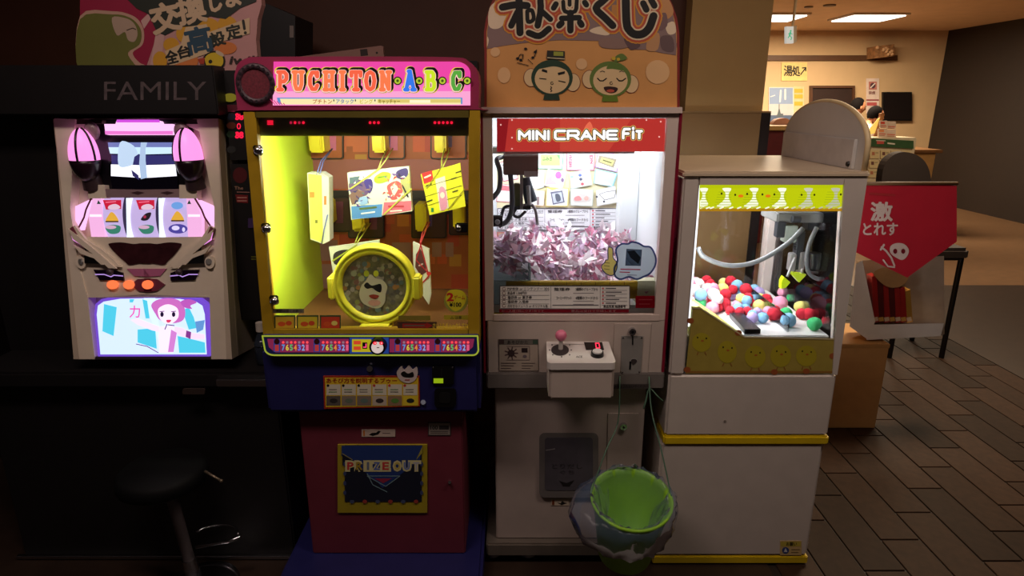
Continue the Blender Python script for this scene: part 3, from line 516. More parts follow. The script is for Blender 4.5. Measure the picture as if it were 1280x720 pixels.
# ---------------------------------------------------------------- white mini crane machine with red lit sign
def crane_machine():
    PF = Y(1.934); TAUPE = mat('taupe_frame', (214, 194, 184), .4, var=.05); RED = mat('red_edge_trim', (128, 20, 44), .35); BODY = mat('warm_white_body', (196, 180, 170), .42, var=.05)
    IN = mat('inner_white', (226, 230, 232), .5, var=.02)
    t = thing('crane_machine', 'tall white mini crane machine with red lit sign and cartoon topper board', 'arcade machine', (.2, 2.25, 0))
    # foot, pedestal
    pb = B().box(-.092, .47, 1.935, 2.53, .035, .088, mat('plinth_metal', (132, 122, 112), .4, .5, var=.15), .006).done('plinth', t)
    for x in (-.07, .06, .40):
        b = B().cyl((x, 2.0, 0), (x, 2.0, .012), .03, .024, STEEL, 16); b.cyl((x, 2.0, .012), (x, 2.0, .036), .012, m=STEEL, n=12); b.done('levelling_foot', t)
    ped = B().box(-.057, .45, 1.965, 2.50, .088, .70, mat('pedestal_shaded_paint', (178, 162, 154), .45, var=.06), .004).done('pedestal', t)  # body paint darkened: weaker light low down is put into the colour
    PP = Y(1.965)
    b = B()
    out = rr(674, 541, 748, 622, 7); inn = rr(681, 547, 741, 613, 4)
    b.prism([PP.pt(x, y, .012) for x, y in out], [PP.pt(x, y, 0) for x, y in out], mat('prize_door_frame', (112, 106, 104), .4))
    o = b.done('prize_door', ped, 'grey framed prize door')
    b = B(); b.slab(inn, PP, .0135, .001, mat('dark_flap', (88, 84, 92), .2, var=.2)); b.text('とりだし', 690, 580, 728, 586, PP, .014, ink(50, 46, 50), .01); b.text('ぐち', 700, 588, 718, 593, PP, .014, ink(50, 46, 50), .01)
    b.poly([(699, 601), (708, 604), (718, 600), (712, 608), (704, 608)], PP, .0142, ink(28, 24, 26)); b.line([(682, 563), (694, 561)], 1.2, PP, .0142, ink(150, 146, 150)); b.done('door_flap', o)
    b = B().slab(rect(689, 624, 711, 632), PP, .002, .0015, ink(196, 180, 160)); b.poly(rect(690, 625, 693, 631.5), PP, .0024, ink(120, 60, 30)); b.poly([(696, 628), (701, 629), (703, 625.5), (705, 628), (709, 629), (702, 631.5)], PP, .0024, K); b.done('sticker', ped)
    b = B().slab([(760, 517), (798, 517), (795, 640), (758, 640)], PP, .004, .004, mat('pedestal_shaded_paint', (178, 162, 154), .45)); lk = b.done('service_door', ped)
    b = B()
    c = PP.pt(779, 532, .004); b.cyl(c, c + Vector((0, -.012, 0)), .0125, .0115, CHROME, 20); b.cyl(c + Vector((0, -.012, 0)), c + Vector((0, -.013, 0)), .004, m=BLACK, n=10); b.done('lock', lk, 'round chrome lock')
    # coin section
    mid = B().box(-.080, .496, 1.934, 2.50, .712, .935, BODY, .004).done('control_section', t)
    B().box(-.083, .498, 1.926, 2.50, .695, .752, mat('grey_skirt', (120, 112, 108), .45), .004).done('skirt', t)
    q = B().slab(rect(766, 480, 812, 486), Y(1.926), .0008, .0006, ink(74, 66, 64)); q.text('お金は入れないでください', 768, 481, 810, 485.4, Y(1.926), .0012, ink(24, 20, 20), .02); q.done('sticker', mid)
    pn = B().slab([(623, 424), (673, 424), (673.6, 464), (623.6, 464)], PF, .002, .0015, ink(90, 80, 76)); pn.poly([(624, 431), (672.3, 431), (672.8, 463.2), (624.4, 463.2)], PF, .0024, ink(172, 156, 142))
    pn.poly(rect(624, 425, 672, 430.6), PF, .0024, ink(110, 104, 96)); pn.poly(rect(624, 425, 630, 430), PF, .003, ink(70, 50, 50)); pn.poly(rect(666, 425, 672, 430), PF, .003, ink(60, 80, 66)); pn.text('あそびかた', 634, 425.6, 660, 430, PF, .003, ink(60, 52, 50), .02)
    for k in range(9): a = k * 2 * math.pi / 9; pn.line([(639, 441.5), (639 + 8 * math.cos(a), 441.5 + 7.4 * math.sin(a))], 1.6, PF, .003, ink(84, 62, 62))
    pn.poly(ell(639, 441.5, 4.4, n=14), PF, .0034, ink(56, 40, 42)); pn.line([(633, 433), (662, 433), (662, 450), (633, 450)], .7, PF, .003, ink(110, 96, 92)); pn.poly(rect(652, 435, 659.5, 440.5), PF, .0034, ink(40, 26, 30)); pn.poly(ell(656, 445.5, 2.6, 2, 10), PF, .0034, ink(110, 96, 104))
    for q in range(3): pn.line([(626, 454 + q * 3.2), (645 - q * 3, 454 + q * 3.2)], .9, PF, .003, ink(90, 76, 72)); pn.line([(652, 454 + q * 3.2), (669 - q * 3, 454 + q * 3.2)], .9, PF, .003, ink(90, 76, 72))
    pn.done('instruction_plate', mid, 'small framed how to play plate')
    b = B().slab([(768.5, 405), (814, 405), (809, 471), (765, 471)], PF, .003, .003, BODY); cd = b.done('coin_door', mid)
    b = B(); c = PF.pt(790, 413.5, .003); b.cyl(c, c + Vector((0, -.012, 0)), .0125, .011, CHROME, 20); b.cyl(c + Vector((0, -.012, 0)), c + Vector((0, -.0135, 0)), .005, m=BLACK, n=10); b.done('lock', cd, 'round chrome lock')
    b = B().slab([(777, 420), (804, 420), (801, 467), (776, 467)], PF, .006, .003, mat('coin_plate_grey', (150, 146, 142), .45, .15)); b.slab(rect(790, 421, 791.6, 431), PF, .0075, .002, BLACK); b.slab([(787, 452), (789, 452), (788.6, 462), (786.4, 462)], PF, .0075, .002, BLACK); b.slab(smooth([(789, 450), (794, 449), (796, 452), (791, 456)]), PF, .008, .003, CHROME)
    for x, y in ((779, 422), (802, 422), (778, 465), (799, 465)): c = PF.pt(x, y, .006); b.cyl(c, c + Vector((0, -.002, 0)), .0025, m=CHROME, n=8)
    b.done('coin_plate', cd, 'steel coin slot plate')
    # control box: sloped white lid over a box
    zb = PF.pt(720, 427, 0).z; z0 = .765; Lx0, Lx1 = .098, .290
    yb, yf = 1.934, 1.80; zf = zb - .018
    PT = PL((0, yb, zb), (0, -.018, .134))
    cbx = B(); c0 = PT.pt(683, 427, 0).x; c1 = PT.pt(760, 427, 0).x
    cbx.box(c0 + .002, c1 + .004, 1.806, 1.94, .715, zf - .008, BODY, .008, 3); ctl = cbx.done('control_box', t)
    b = B(); M = BODY; lid = mat('glossy_white_lid', (216, 208, 204), .25, var=.03)
    out = [(c0, yb), (c1 + .002, yb)] + [(c1 + .006 - .012 + .012 * math.cos(a), 1.80 + .014 - .014 * math.sin(a)) for a in (0, .5, 1.0, 1.57)] + [(c0 - .004 + .012 - .012 * math.sin(a), 1.80 + .014 - .014 * math.cos(a)) for a in (0, .5, 1.0, 1.57)]
    zz = lambda y: zb - (yb - y) / (yb - yf) * .018
    b.prism([(x, y, zz(y)) for x, y in out], [(x, y, zz(y) - .022) for x, y in out], lid); ld = b.done('control_lid', ctl)
    b = B(); cs = PT.pt(701, 437, 0)
    b.poly(ell(700, 437.5, 11.2, 7.2, 24), PT, .0008, ink(44, 36, 38))
    for x, y in ((687, 437.5), (714, 437.5), (702, 446), (690, 431), (712, 431), (691, 443.5), (712, 443.5)): b.poly(ell(x, y, 1, .9, 8), PT, .0008, ink(40, 34, 36))
    b.line([(690, 430.4), (735, 430.4)], .5, PT, .0008, ink(150, 140, 136)); b.text('ACE', 720, 444.6, 728, 447.2, PT, .0008, ink(60, 54, 52), .02); b.done('lid_print', ctl)
    b = B(); b.cyl(cs + Vector((0, .004, 0)), cs + Vector((0, .004, .034)), .0075, .0065, mat('lever_shaft', (196, 186, 180), .4), 14); b.ball(cs + Vector((0, .004, .046)), .0185, mat('pink_ball_knob', (226, 120, 150), .3), 3); b.done('joystick', ctl, 'joystick with pink ball knob')
    b = B(); c = PT.pt(746.5, 444, 0); n = PT.n; b.cyl(c, c + n * .012, .0205, .019, BLACK, 24); b.cyl(c + n * .012, c + n * .016, .0155, .0145, mat('white_button', (220, 214, 212), .3), 24); b.done('push_button', ctl, 'white push button in black collar')
    b = B(); b.slab([(730, 427.6), (752.5, 427.6), (755, 436.6), (732.5, 436.6)], PT, .003, .003, mat('display_black', (18, 10, 14), .15)); b.line([(744.4, 429), (748.6, 429), (749.8, 434.8), (745.4, 434.8), (744.4, 429)], 1.3, PT, .0036, glow(255, 50, 80, 1.4)); b.done('digit_display', ctl, 'black display with red lit 0')
    # window frame
    B().slab([(601.5, 134), (853, 134), (853, 141.5), (601.5, 141.5)], PF, .012, .57, TAUPE).done('top_cap', t)
    B().box(-.085, -.058, 1.934, 1.97, .93, 1.575, TAUPE).done('window_post', t); B().box(.455, .488, 1.934, 1.97, .93, 1.575, TAUPE).done('window_post', t)
    B().slab(rect(614, 141, 834, 147), PF, 0, .03, TAUPE).done('window_rail', t); B().slab(rect(617, 393.6, 824, 401), PF, .002, .034, TAUPE).done('window_rail', t)
    B().box(-.092, -.085, 1.932, 2.50, .75, 1.57, RED).done('edge_trim', t); B().box(.488, .497, 1.932, 2.50, .752, 1.57, RED).done('edge_trim', t)
    PG = Y(1.944)
    gl = B().slab([(614, 146), (834, 146), (824, 394), (617, 394)], PG, 0, .004, GLASS).done('window_glass', t)
    sd = B().box(-.084, -.078, 1.97, 2.50, .93, 1.57, IN).done('side_wall', t); sd2 = B().box(.476, .482, 1.97, 2.50, .93, 1.57, IN).done('side_wall', t)
    B().box(-.084, .482, 1.94, 2.50, 1.555, 1.57, IN).done('cabinet_roof', t)
    bk = B().box(-.084, .482, 2.485, 2.50, .93, 1.57, IN).done('back_wall', t)
    B().box(.405, .476, 2.40, 2.485, .93, 1.56, IN, .004).done('corner_post', t, 'white inner corner post')
    q = B(); c = Y(2.40).pt(808, 194, 0); q.box(c.x - .014, c.x + .014, 2.385, 2.40, c.z - .014, c.z + .014, BLACK, .002); q.done('switch', t)
    # red lit sign
    PS = Y(1.952); sg = B().slab([(621, 148), (832, 148), (830, 189.5), (621, 189.5)], PS, 0, .006, glow(184, 52, 46, .95)).done('sign_panel', t, 'red lit sign lettered MINI CRANE FiT')
    b = B(); b.poly([(621, 148), (636, 148), (631, 189.5), (621, 189.5)], PS, .0004, glow(140, 24, 30, .95)); b.poly([(700, 148), (790, 148), (760, 189.5), (700, 189.5)], PS, .0004, glow(198, 68, 54, .95)); b.poly(smooth([(730, 162), (737, 152), (741, 162)]), PS, .0006, glow(230, 110, 80, 1))
    GL = {'M': [[(0, 0), (0, 1), (.5, .35), (1, 1), (1, 0)]], 'I': [[(0.5, 0), (.5, 1)]], 'N': [[(0, 0), (0, 1), (1, 0), (1, 1)]], 'C': [[(1, 1), (.15, 1), (0, .85), (0, .15), (.15, 0), (1, 0)]],
          'R': [[(0, 0), (0, 1), (.85, 1), (1, .85), (1, .55), (.85, .42), (.2, .42)], [(.55, .42), (1, 0)]], 'A': [[(0, 0), (.5, 1), (1, 0)], [(.22, .3), (.78, .3)]], 'E': [[(1, 1), (.15, 1), (0, .85), (0, .15), (.15, 0), (1, 0)], [(0, .5), (.9, .5)]],
          'F': [[(0, 0), (0, .7), (.2, 1), (1, 1)], [(0, .5), (.8, .5)]], 'i': [[(.5, 0), (.5, .62)], [(.5, .92), (.5, 1)]], 'T': [[(.5, 0), (.5, 1)], [(0, 1), (1, 1)]]}
    L = [('M', 649, 662, 174, 164), ('I', 666, 667, 174, 164), ('N', 671, 681, 174, 164), ('I', 685, 686, 174, 164), ('C', 694, 706, 173.6, 163.6), ('R', 710, 723, 173.6, 163.6), ('A', 727, 739, 173.6, 163.6), ('N', 743, 755, 173.6, 163.6), ('E', 759, 771, 173.6, 163.6), ('F', 779, 787, 172.6, 161.4), ('i', 791, 792, 172.6, 160), ('T', 796, 802, 172.6, 164)]
    for wd, off, c in ((7.2, .001, glow(214, 170, 90, 1)), (5.4, .0014, glow(50, 30, 26, .8)), (3.4, .0018, glow(255, 250, 245, 1.1))):
        for ch, x0, x1, y0, y1 in L:
            for st in GL[ch]: b.line([(x0 + q[0] * (x1 - x0), y0 - q[1] * (y0 - y1)) for q in st], wd, PS, off, c)
    for x, y in ((626, 156), (640, 150), (640, 172), (808, 150), (826, 152), (824, 171), (640, 186)): b.poly(ell(x, y, 1.1, n=8), PS, .0008, glow(240, 190, 180, 1))
    b.done('sign_print', sg)
    # posters on the back wall
    PB = Y(2.484)
    b = B().slab(rect(621, 189, 774, 288), PB, .001, .001, ink(226, 216, 176)); ps = b.done('poster', bk, 'cream poster of overlapping prize cards')
    def card(pts, edge, face, fn=None):
        b = B(); b.slab(pts, PB, card.k, .001, ink(*edge)); cx = sum(p[0] for p in pts) / 4; cy = sum(p[1] for p in pts) / 4
        b.poly([(cx + (x - cx) * .93, cy + (y - cy) * .92) for x, y in pts], PB, card.k + .0004, ink(*face))
        if fn: fn(b, card.k + .0008)
        b.done('picture_card', ps); card.k += .0009
    card.k = .0022
    WH = (234, 234, 232)
    card([(624, 203), (642, 199), (648, 224), (629, 227)], (190, 40, 110), WH, lambda b, k: b.poly([(627, 206), (640, 203), (640, 214)], PB, k, ink(60, 40, 90)))
    card([(624, 229), (645, 232), (648, 254), (620, 252)], (220, 130, 130), WH, lambda b, k: b.poly([(626, 231), (638, 233), (637, 239), (626, 238)], PB, k, ink(224, 120, 130)))
    card([(672, 190), (705, 190), (703, 212), (672, 211)], (90, 170, 140), WH, lambda b, k: (b.poly(rect(676, 193, 700, 207), PB, k, ink(170, 190, 120)), b.text('ふみき', 678, 196, 690, 201, PB, k + .0005, ink(60, 90, 50), .02), b.poly([(696, 194), (700, 194), (700, 200)], PB, k + .0005, ink(110, 190, 110))))
    card([(655, 213), (679, 214), (680, 234), (660, 240)], (200, 220, 214), WH)
    card([(708, 189), (744, 189), (743, 213), (708, 213)], (210, 110, 140), WH, lambda b, k: (b.text('福袋', 711, 193, 715, 210, PB, k, ink(214, 110, 130), .02), b.text('当選', 737, 193, 741, 205, PB, k, ink(214, 90, 110), .02), b.line([(718, 194), (733, 194)], 1, PB, k, ink(214, 150, 160)), b.line(ell(725.5, 202, 6, 4, 12), .8, PB, k, ink(190, 180, 180))))
    card([(747, 189), (777, 194), (771, 215), (744, 209)], (170, 130, 200), WH, lambda b, k: (b.poly([(749, 194), (771, 199), (767, 210), (747, 203)], PB, k, ink(150, 140, 120)), b.poly([(752, 196.5), (768, 201), (765, 207.6), (750, 202)], PB, k + .0005, ink(196, 190, 120)), b.line([(754, 200), (764, 203.6)], 1.4, PB, k + .001, ink(90, 90, 60))))
    card([(685, 211), (708, 216), (703, 238), (680, 232)], (206, 196, 200), WH, lambda b, k: (b.poly([(685, 213), (692, 214), (690, 224), (697, 230), (682, 231)], PB, k, ink(190, 176, 184)), b.poly(ell(698, 219, 4, 4.6, 12), PB, k, ink(180, 110, 190)), b.poly(ell(703, 225, 2, 3, 8), PB, k + .0005, ink(130, 110, 140))))
    card([(744, 211), (772, 217), (766, 234), (742, 229)], (120, 200, 226), (190, 226, 236), lambda b, k: (b.poly([(745, 224), (760, 228), (766, 233), (743, 229)], PB, k, ink(236, 240, 240)), b.poly([(749, 215), (755, 217), (754, 226), (748, 225)], PB, k, ink(214, 226, 230))))
    card([(712, 216), (737, 211), (740, 231), (714, 236)], (206, 216, 216), WH, lambda b, k: [b.poly(ell(x, y, 2.2, 2.0, 8), PB, k, ink(*c)) for x, y, c in ((725, 219, (90, 110, 190)), (726, 224, (90, 90, 110)), (728, 230, (190, 90, 100)), (715, 221, (150, 214, 200)))])
    card([(664, 236), (681, 238), (680, 258), (664, 257)], (226, 190, 120), WH, lambda b, k: b.poly(rect(671, 246, 674, 256), PB, k, ink(150, 130, 130)))
    card([(683, 234), (711, 235), (710, 258), (682, 258)], (226, 210, 110), WH, lambda b, k: (b.poly([(688, 240), (703, 238), (706, 253), (691, 256)], PB, k, ink(110, 110, 130)), b.poly([(690, 242), (702, 240), (704, 252), (692, 254)], PB, k + .0005, ink(190, 196, 206)), b.poly(smooth([(694, 243), (699, 243), (701, 250), (696, 252)]), PB, k + .001, ink(90, 96, 110)), b.poly([(682, 234), (700, 235), (690, 238)], PB, k, ink(236, 226, 120))))
    card([(713, 235), (742, 237), (741, 258), (713, 257)], (180, 190, 180), WH, lambda b, k: (b.poly(smooth([(717, 246), (727, 242), (738, 246), (737, 252), (718, 253)]), PB, k, ink(206, 200, 196)), b.poly(smooth([(718, 247), (724, 245), (727, 250), (719, 251)]), PB, k + .0005, ink(214, 140, 140)), b.poly(ell(733, 248, 3, 3, 8), PB, k + .0005, ink(214, 170, 160))))
    card([(745, 238), (769, 232), (772, 253), (746, 258)], (206, 206, 206), WH, lambda b, k: (b.line([(749, 243), (756, 250), (768, 247), (770, 238), (757, 240), (749, 243)], .9, PB, k, ink(140, 140, 140)), b.poly(ell(755, 252, 1.4, n=8), PB, k, ink(80, 80, 90)), b.poly(ell(746, 246, 1.4, n=8), PB, k, ink(80, 80, 90))))
    lines5 = ((1, 'PSP本体 or ニンテンドー 3DS'), (2, '商品券 1,500円分'), (3, '福袋券 or 菓子券'), (4, '福袋券 入場券'), (5, 'お好きなジュース or オリジナル缶'))
    def sheet(b, pl, x0, y0, x1, y1, off, ink=ink):
        sx = (x1 - x0) / 163; sy = (y1 - y0) / 28.5
        X = lambda v: x0 + v * sx; V = lambda v: y0 + v * sy
        b.line([(x0, y0), (x1, y0), (x1, y1), (x0, y1), (x0, y0)], .9, pl, off, ink(90, 86, 96))
        for k, (n_, s_) in enumerate(lines5):
            b.line([(X(1), V(6.2 + 5.4 * k)), (X(62), V(6.2 + 5.4 * k))], .5, pl, off, ink(140, 136, 140)); b.line(ell(X(5), V(3.6 + 5.3 * k), 2.1 * sx, 1.9 * sy, 10), .6, pl, off, ink(120, 60, 60)); b.text(s_, X(9.5), V(1.6 + 5.4 * k), X((62, 34, 40, 36, 60)[k]), V(5.4 + 5.4 * k), pl, off, ink(44, 40, 46), .012)
        for k, (a, e) in enumerate(((68, 88), (95, 123), (95, 123), (71, 90))): b.text(('整理券', '3種類のグループから', '4種類のフードから', 'コーヒーチケット')[k], X(a), V((2, 2, 13, 13)[k]), X(e), V((6, 6, 17, 17)[k]), pl, off, ink(50, 46, 52), .012)
        for q in (9, 19, 23): b.line([(X(92), V(q)), (X(118), V(q))], .7, pl, off, ink(130, 126, 130))
        b.line([(X(66), V(24)), (X(124), V(24))], 1, pl, off, ink(90, 86, 92))
        for k in range(5): b.line([(X(128), V(5.4 + 4.6 * k)), (X(160), V(5.4 + 4.6 * k))], .5, pl, off, ink(150, 146, 150)); b.poly(ell(X(129.5), V(3 + 4.6 * k), 1.2, n=8), pl, off, ink(206, 90, 100)); b.line([(X(133), V(3 + 4.6 * k)), (X((146, 153, 145, 150, 146)[k]), V(3 + 4.6 * k))], 1.2, pl, off, ink(90, 84, 90))
        b.text('景品写真 抽選番号', X(130), V(24), X(158), V(27.4), pl, off, ink(40, 30, 34), .03); b.line([(X(64), y0), (X(64), y1)], .5, pl, off, ink(140, 136, 140)); b.line([(X(126), y0), (X(126), y1)], .5, pl, off, ink(140, 136, 140))
    b = B().slab(rect(621, 260, 773, 288), PB, .0022, .001, ink(232, 232, 236)); sheet(b, PB, 622, 260.6, 772, 287.6, .0028); b.done('price_list', bk, 'white printed prize list on the back wall')
    b = B().slab(rect(621, 290, 668, 296), PB, .0022, .001, ink(196, 120, 110)); b.poly(rect(623, 291.5, 664, 294.5), PB, .0026, ink(226, 190, 150)); b.done('notice_strip', bk)
    # notices on the glass
    b = B().poly(rect(625, 357.5, 787, 386), PG, .0012, ink(242, 238, 232)); sheet(b, PG, 625, 357.5, 787, 386, .0018)
    b.poly(rect(624, 386.6, 786, 390.6), PG, .0018, film(176, 50, 66)); b.poly(rect(612 + 4, 391, 628, 394), PG, .0018, film(150, 140, 30)); b.text('お一人様1回につき1枚です', 627, 387.4, 680, 390, PG, .0022, film(226, 190, 190), .01); b.text('景品は受付で交換します', 714, 387.4, 770, 390, PG, .0022, film(226, 190, 190), .01); b.done('price_list', gl, 'white printed prize list on the window')
    b = B().slab(rect(794.5, 370, 818.5, 385), PG, .0012, .001, film(186, 24, 50)); b.line([(799, 374.5), (815, 374.5)], 1.4, PG, .0016, film(214, 90, 100)); b.line([(799, 380), (812, 380)], 1.4, PG, .0016, film(206, 80, 90)); b.done('sticker', gl, 'red sticker on the window')
    cloud = smooth([(770, 312), (777, 305), (785, 305), (790, 302.5), (798, 304), (805, 308), (813, 309), (818, 317), (820, 325), (818, 334), (812, 342), (804, 346), (796, 349), (786, 346), (776, 349), (769, 345), (768, 335), (772, 326)])
    b = B(); cx, cy = 794, 326; b.poly(cloud, PG, .0012, film(206, 222, 232)); b.line(cloud + [cloud[0]], 2.2, PG, .0016, film(96, 112, 170))
    hand = smooth([(760, 311), (763, 309), (766, 312), (766.5, 322), (771, 328), (771, 336), (766, 344), (759, 343), (753, 337), (752, 332), (756, 328), (757, 325), (760, 324)])
    cx, cy = 762, 328; b.poly(hand, PG, .0014, film(220, 206, 120)); b.line(hand + [hand[0]], 1.2, PG, .0018, film(80, 90, 130))
    for y in (328, 332, 336): b.line([(755, y), (762, y + 1)], .8, PG, .0028, film(120, 110, 70))
    b.poly([(783, 311), (802.5, 312), (801, 332.5), (781.5, 332)], PG, .0020, film(96, 112, 130)); b.poly([(784, 314), (793, 313), (801, 322), (798, 330), (788, 322)], PG, .0024, film(58, 66, 74)); b.poly([(783, 324), (789, 331), (782, 331)], PG, .0024, film(120, 140, 170))
    b.line([(776, 336.5), (800, 337)], 1.3, PG, .0020, film(206, 70, 96)); b.line([(775, 340), (787, 340.6)], 1.3, PG, .0020, film(206, 90, 110)); b.line([(784, 343.6), (796, 344)], 1, PG, .0020, film(150, 160, 180)); b.done('sticker', gl, 'pale blue cloud sticker with a pointing yellow hand')
    # prize bed, rail and chute
    zf = Y(1.96).pt(700, 353, 0).z
    B().box(-.078, .476, 1.956, 2.485, .93, .975, IN).done('prize_bed', t)
    RAIL = mat('yellow_rail', (196, 158, 40), .4)
    B().box(-.02, .40, 1.960, 1.972, zf - .055, zf + .004, RAIL, .002).done('bed_rail', t)
    b = B(); b.slab([(786, 352.6), (793, 352.6), (797.5, 362.6), (794, 364), (786, 357)], Y(1.958), .002, .008, RAIL); b.slab([(655, 352.4), (793, 352.4), (794, 356.4), (655, 356.4)], Y(1.959), .002, .01, RAIL)
    for x in (673, 691, 708, 726, 744, 762, 780): b.poly(rect(x, 352.4, x + .8, 356.4), Y(1.959), .0028, ink(120, 90, 20))
    b.done('rail_cap', t)
    B().box(.40, .476, 1.958, 2.0, .975, 1.055, mat('pale_panel', (220, 216, 180), .5)).done('end_panel', t)
    ACR = glassy('acrylic_pale', (.86, .93, .92), 1.4, .05, .5, (206, 222, 218))
    ch = B().box(.055, .060, 1.965, 2.14, .975, 1.10, ACR).done('chute_wall', t); B().box(-.075, .06, 2.14, 2.145, .975, 1.10, ACR).done('chute_wall', t)
    B().box(-.076, .054, 1.962, 1.966, .975, 1.055, ACR).done('chute_wall', t)
    # crane
    y0 = 2.10; PC = Y(y0); G = mat('carriage_grey', (104, 86, 78), .5); DK = mat('crane_dark', (44, 46, 50), .45)
    g = B(); c0, c1 = PC.pt(629, 219, 0), PC.pt(673, 193, 0); g.box(c0.x, c1.x, y0, y0 + .11, c0.z, c1.z, G, .003); g.box(PC.pt(655, 225, 0).x, c1.x, y0 - .003, y0 + .08, PC.pt(0, 221, 0).z, PC.pt(0, 214, 0).z, mat('carriage_edge', (190, 190, 190), .3, .6)); g.box(c0.x, c1.x, y0 - .004, y0 + .002, c1.z - .006, c1.z, STEEL); cr = g.done('crane_carriage', t, 'grey crane carriage with claw')
    b = B().box(-.078, .40, y0 + .03, y0 + .05, c1.z, c1.z + .02, STEEL); b.box(-.078, .40, y0 + .08, y0 + .10, c1.z, c1.z + .02, STEEL); b.done('crane_rail', t)
    x_ = PC.pt(651, 240, 0).x; z1 = PC.pt(650, 220, 0).z; z2 = PC.pt(650, 258, 0).z
    b = B(); b.box(PC.pt(642, 225, 0).x, PC.pt(650.5, 225, 0).x, y0 + .005, y0 + .04, z2, PC.pt(0, 230, 0).z, mat('motor_olive', (96, 104, 60), .5), .003); b.box(PC.pt(650, 225, 0).x, PC.pt(654, 225, 0).x, y0, y0 + .035, z2 - .01, z1, STEEL)
    b.cyl(PC.pt(656, 222, -.02), PC.pt(664, 252, -.02), .016, .022, mat('motor_slate', (54, 66, 80), .4), 14); b.cyl(PC.pt(660, 232, .004), PC.pt(662, 256, .004), .007, .007, STEEL, 10); b.box(PC.pt(641, 225, 0).x, PC.pt(664, 225, 0).x, y0 + .004, y0 + .03, z2 - .012, z2, DK, .002); b.done('claw_motor', cr)
    cc = PC.pt(649.5, 262, -.02)
    for sx in (-1, 1):
        b = B(); pts = curve([cc + Vector((sx * .008, 0, .012)), cc + Vector((sx * .030, 0, .012)), cc + Vector((sx * .052, -.004, .006)), cc + Vector((sx * .062, -.008, -.028))] if sx < 0 else [cc + Vector((.008, 0, .012)), cc + Vector((.034, 0, .018)), cc + Vector((.052, -.004, 0)), cc + Vector((.060, -.008, -.05))]); b.tube(pts, .0055, DK if sx < 0 else STEEL, 8); b.done('claw_arm', cr)
    b = B(); b.tube(curve([cc + Vector((0, 0, .02)), cc + Vector((-.02, -.01, -.012)), cc + Vector((-.004, -.02, -.022)), cc + Vector((.02, -.01, -.004))]), .005, DK, 8); b.done('claw_arm', cr)
    CB = mat('grey_cable', (52, 54, 58), .5)
    b = B(); b.tube(curve([PC.pt(638, 219, 0), PC.pt(640, 240, .02), PC.pt(639.5, 262, .03), PC.pt(634, 276, .04), PC.pt(624, 282, .06)]), .0085, CB, 10); b.done('cable', cr)
    b = B(); b.tube(curve([PC.pt(628, 196, 0), PC.pt(621, 200, .04), PC.pt(625, 215, .06), PC.pt(624, 236, .08), PC.pt(615.5, 248, .1)]), .008, CB, 10); b.done('cable', cr)
    q = B(); c = Y(2.02).pt(622, 276, 0); q.cyl(c + Vector((-.03, 0, 0)), c + Vector((.016, 0, 0)), .02, .018, BLACK, 16); q.cyl(c + Vector((0, -.02, 0)), c + Vector((0, -.024, 0)), .009, .007, STEEL, 10); q.done('cable_clamp', t)
    b = B().box(-.077, -.06, 1.99, 2.03, 1.36, 1.55, mat('green_strip', (176, 190, 110), .5)); b.done('inner_strip', t)
    # topper board
    PT2 = Y(1.955); arch = [(607, 135), (607, 60)] + ell(727, 50, 121, 118, 22, 176, 364) + [(848, 60), (848, 135)]
    tb = B().slab(arch, PT2, 0, .012, mat('board_orange', (210, 150, 86), .55, var=.06)).done('topper_board', t, 'arched board with two cartoon faces')
    EDG = mat('board_edge_red', (134, 40, 34), .5); b = B(); b.line(arch, 3, PT2, .0006, EDG); b.done('board_edge', tb)
    b = B(); k = .0010
    inn = [(609, 54)] + ell(727, 50, 118.5, 115.5, 22, 178, 362) + [(846, 54), (845, 69), (826, 66), (810, 62), (795, 62), (770, 55), (748, 51), (700, 50), (660, 53), (630, 57), (609, 61)]
    b.poly(inn, PT2, k, ink(136, 110, 106))
    for p_ in (smooth([(612, 10), (624, 0), (634, 2), (632, 26), (622, 36), (611, 32)]), smooth([(609, 46), (611, 50), (609, 58)]), smooth([(737, 38), (750, 33), (764, 36), (760, 44), (744, 42)]), smooth([(832, 32), (842, 27), (845, 40), (836, 43)])): b.poly(p_, PT2, k + .0003, ink(226, 202, 172))
    b.poly([(765, 6), (778, 6), (777, 22), (764, 22)], PT2, k + .0003, ink(190, 130, 70)); b.poly(smooth([(812, 4), (832, -4), (842, 14), (834, 24), (816, 24)]), PT2, k + .0003, ink(196, 140, 90))
    for p_, c in ((smooth([(749, 50), (762, 47), (780, 50), (787, 57), (775, 61), (752, 59)]), (140, 110, 100)), (smooth([(780, 48), (796, 50), (800, 58), (788, 62)]), (96, 72, 74)), (smooth([(812, 44), (824, 42), (822, 62), (808, 62)]), (190, 140, 96)), (smooth([(820, 22), (832, 16), (834, 32), (824, 38)]), (120, 90, 90)), (smooth([(826, 46), (840, 46), (842, 64), (828, 62)]), (104, 80, 80))): b.poly(p_, PT2, k + .0005, ink(*c))
    for x, y, rx, ry in ((619, 65, 6, 6), (630, 94, 8, 10), (727, 80, 7, 7), (822, 90, 15, 15)): b.poly(ell(x, y, rx, ry, 18), PT2, k + .0004, ink(226, 180, 128))
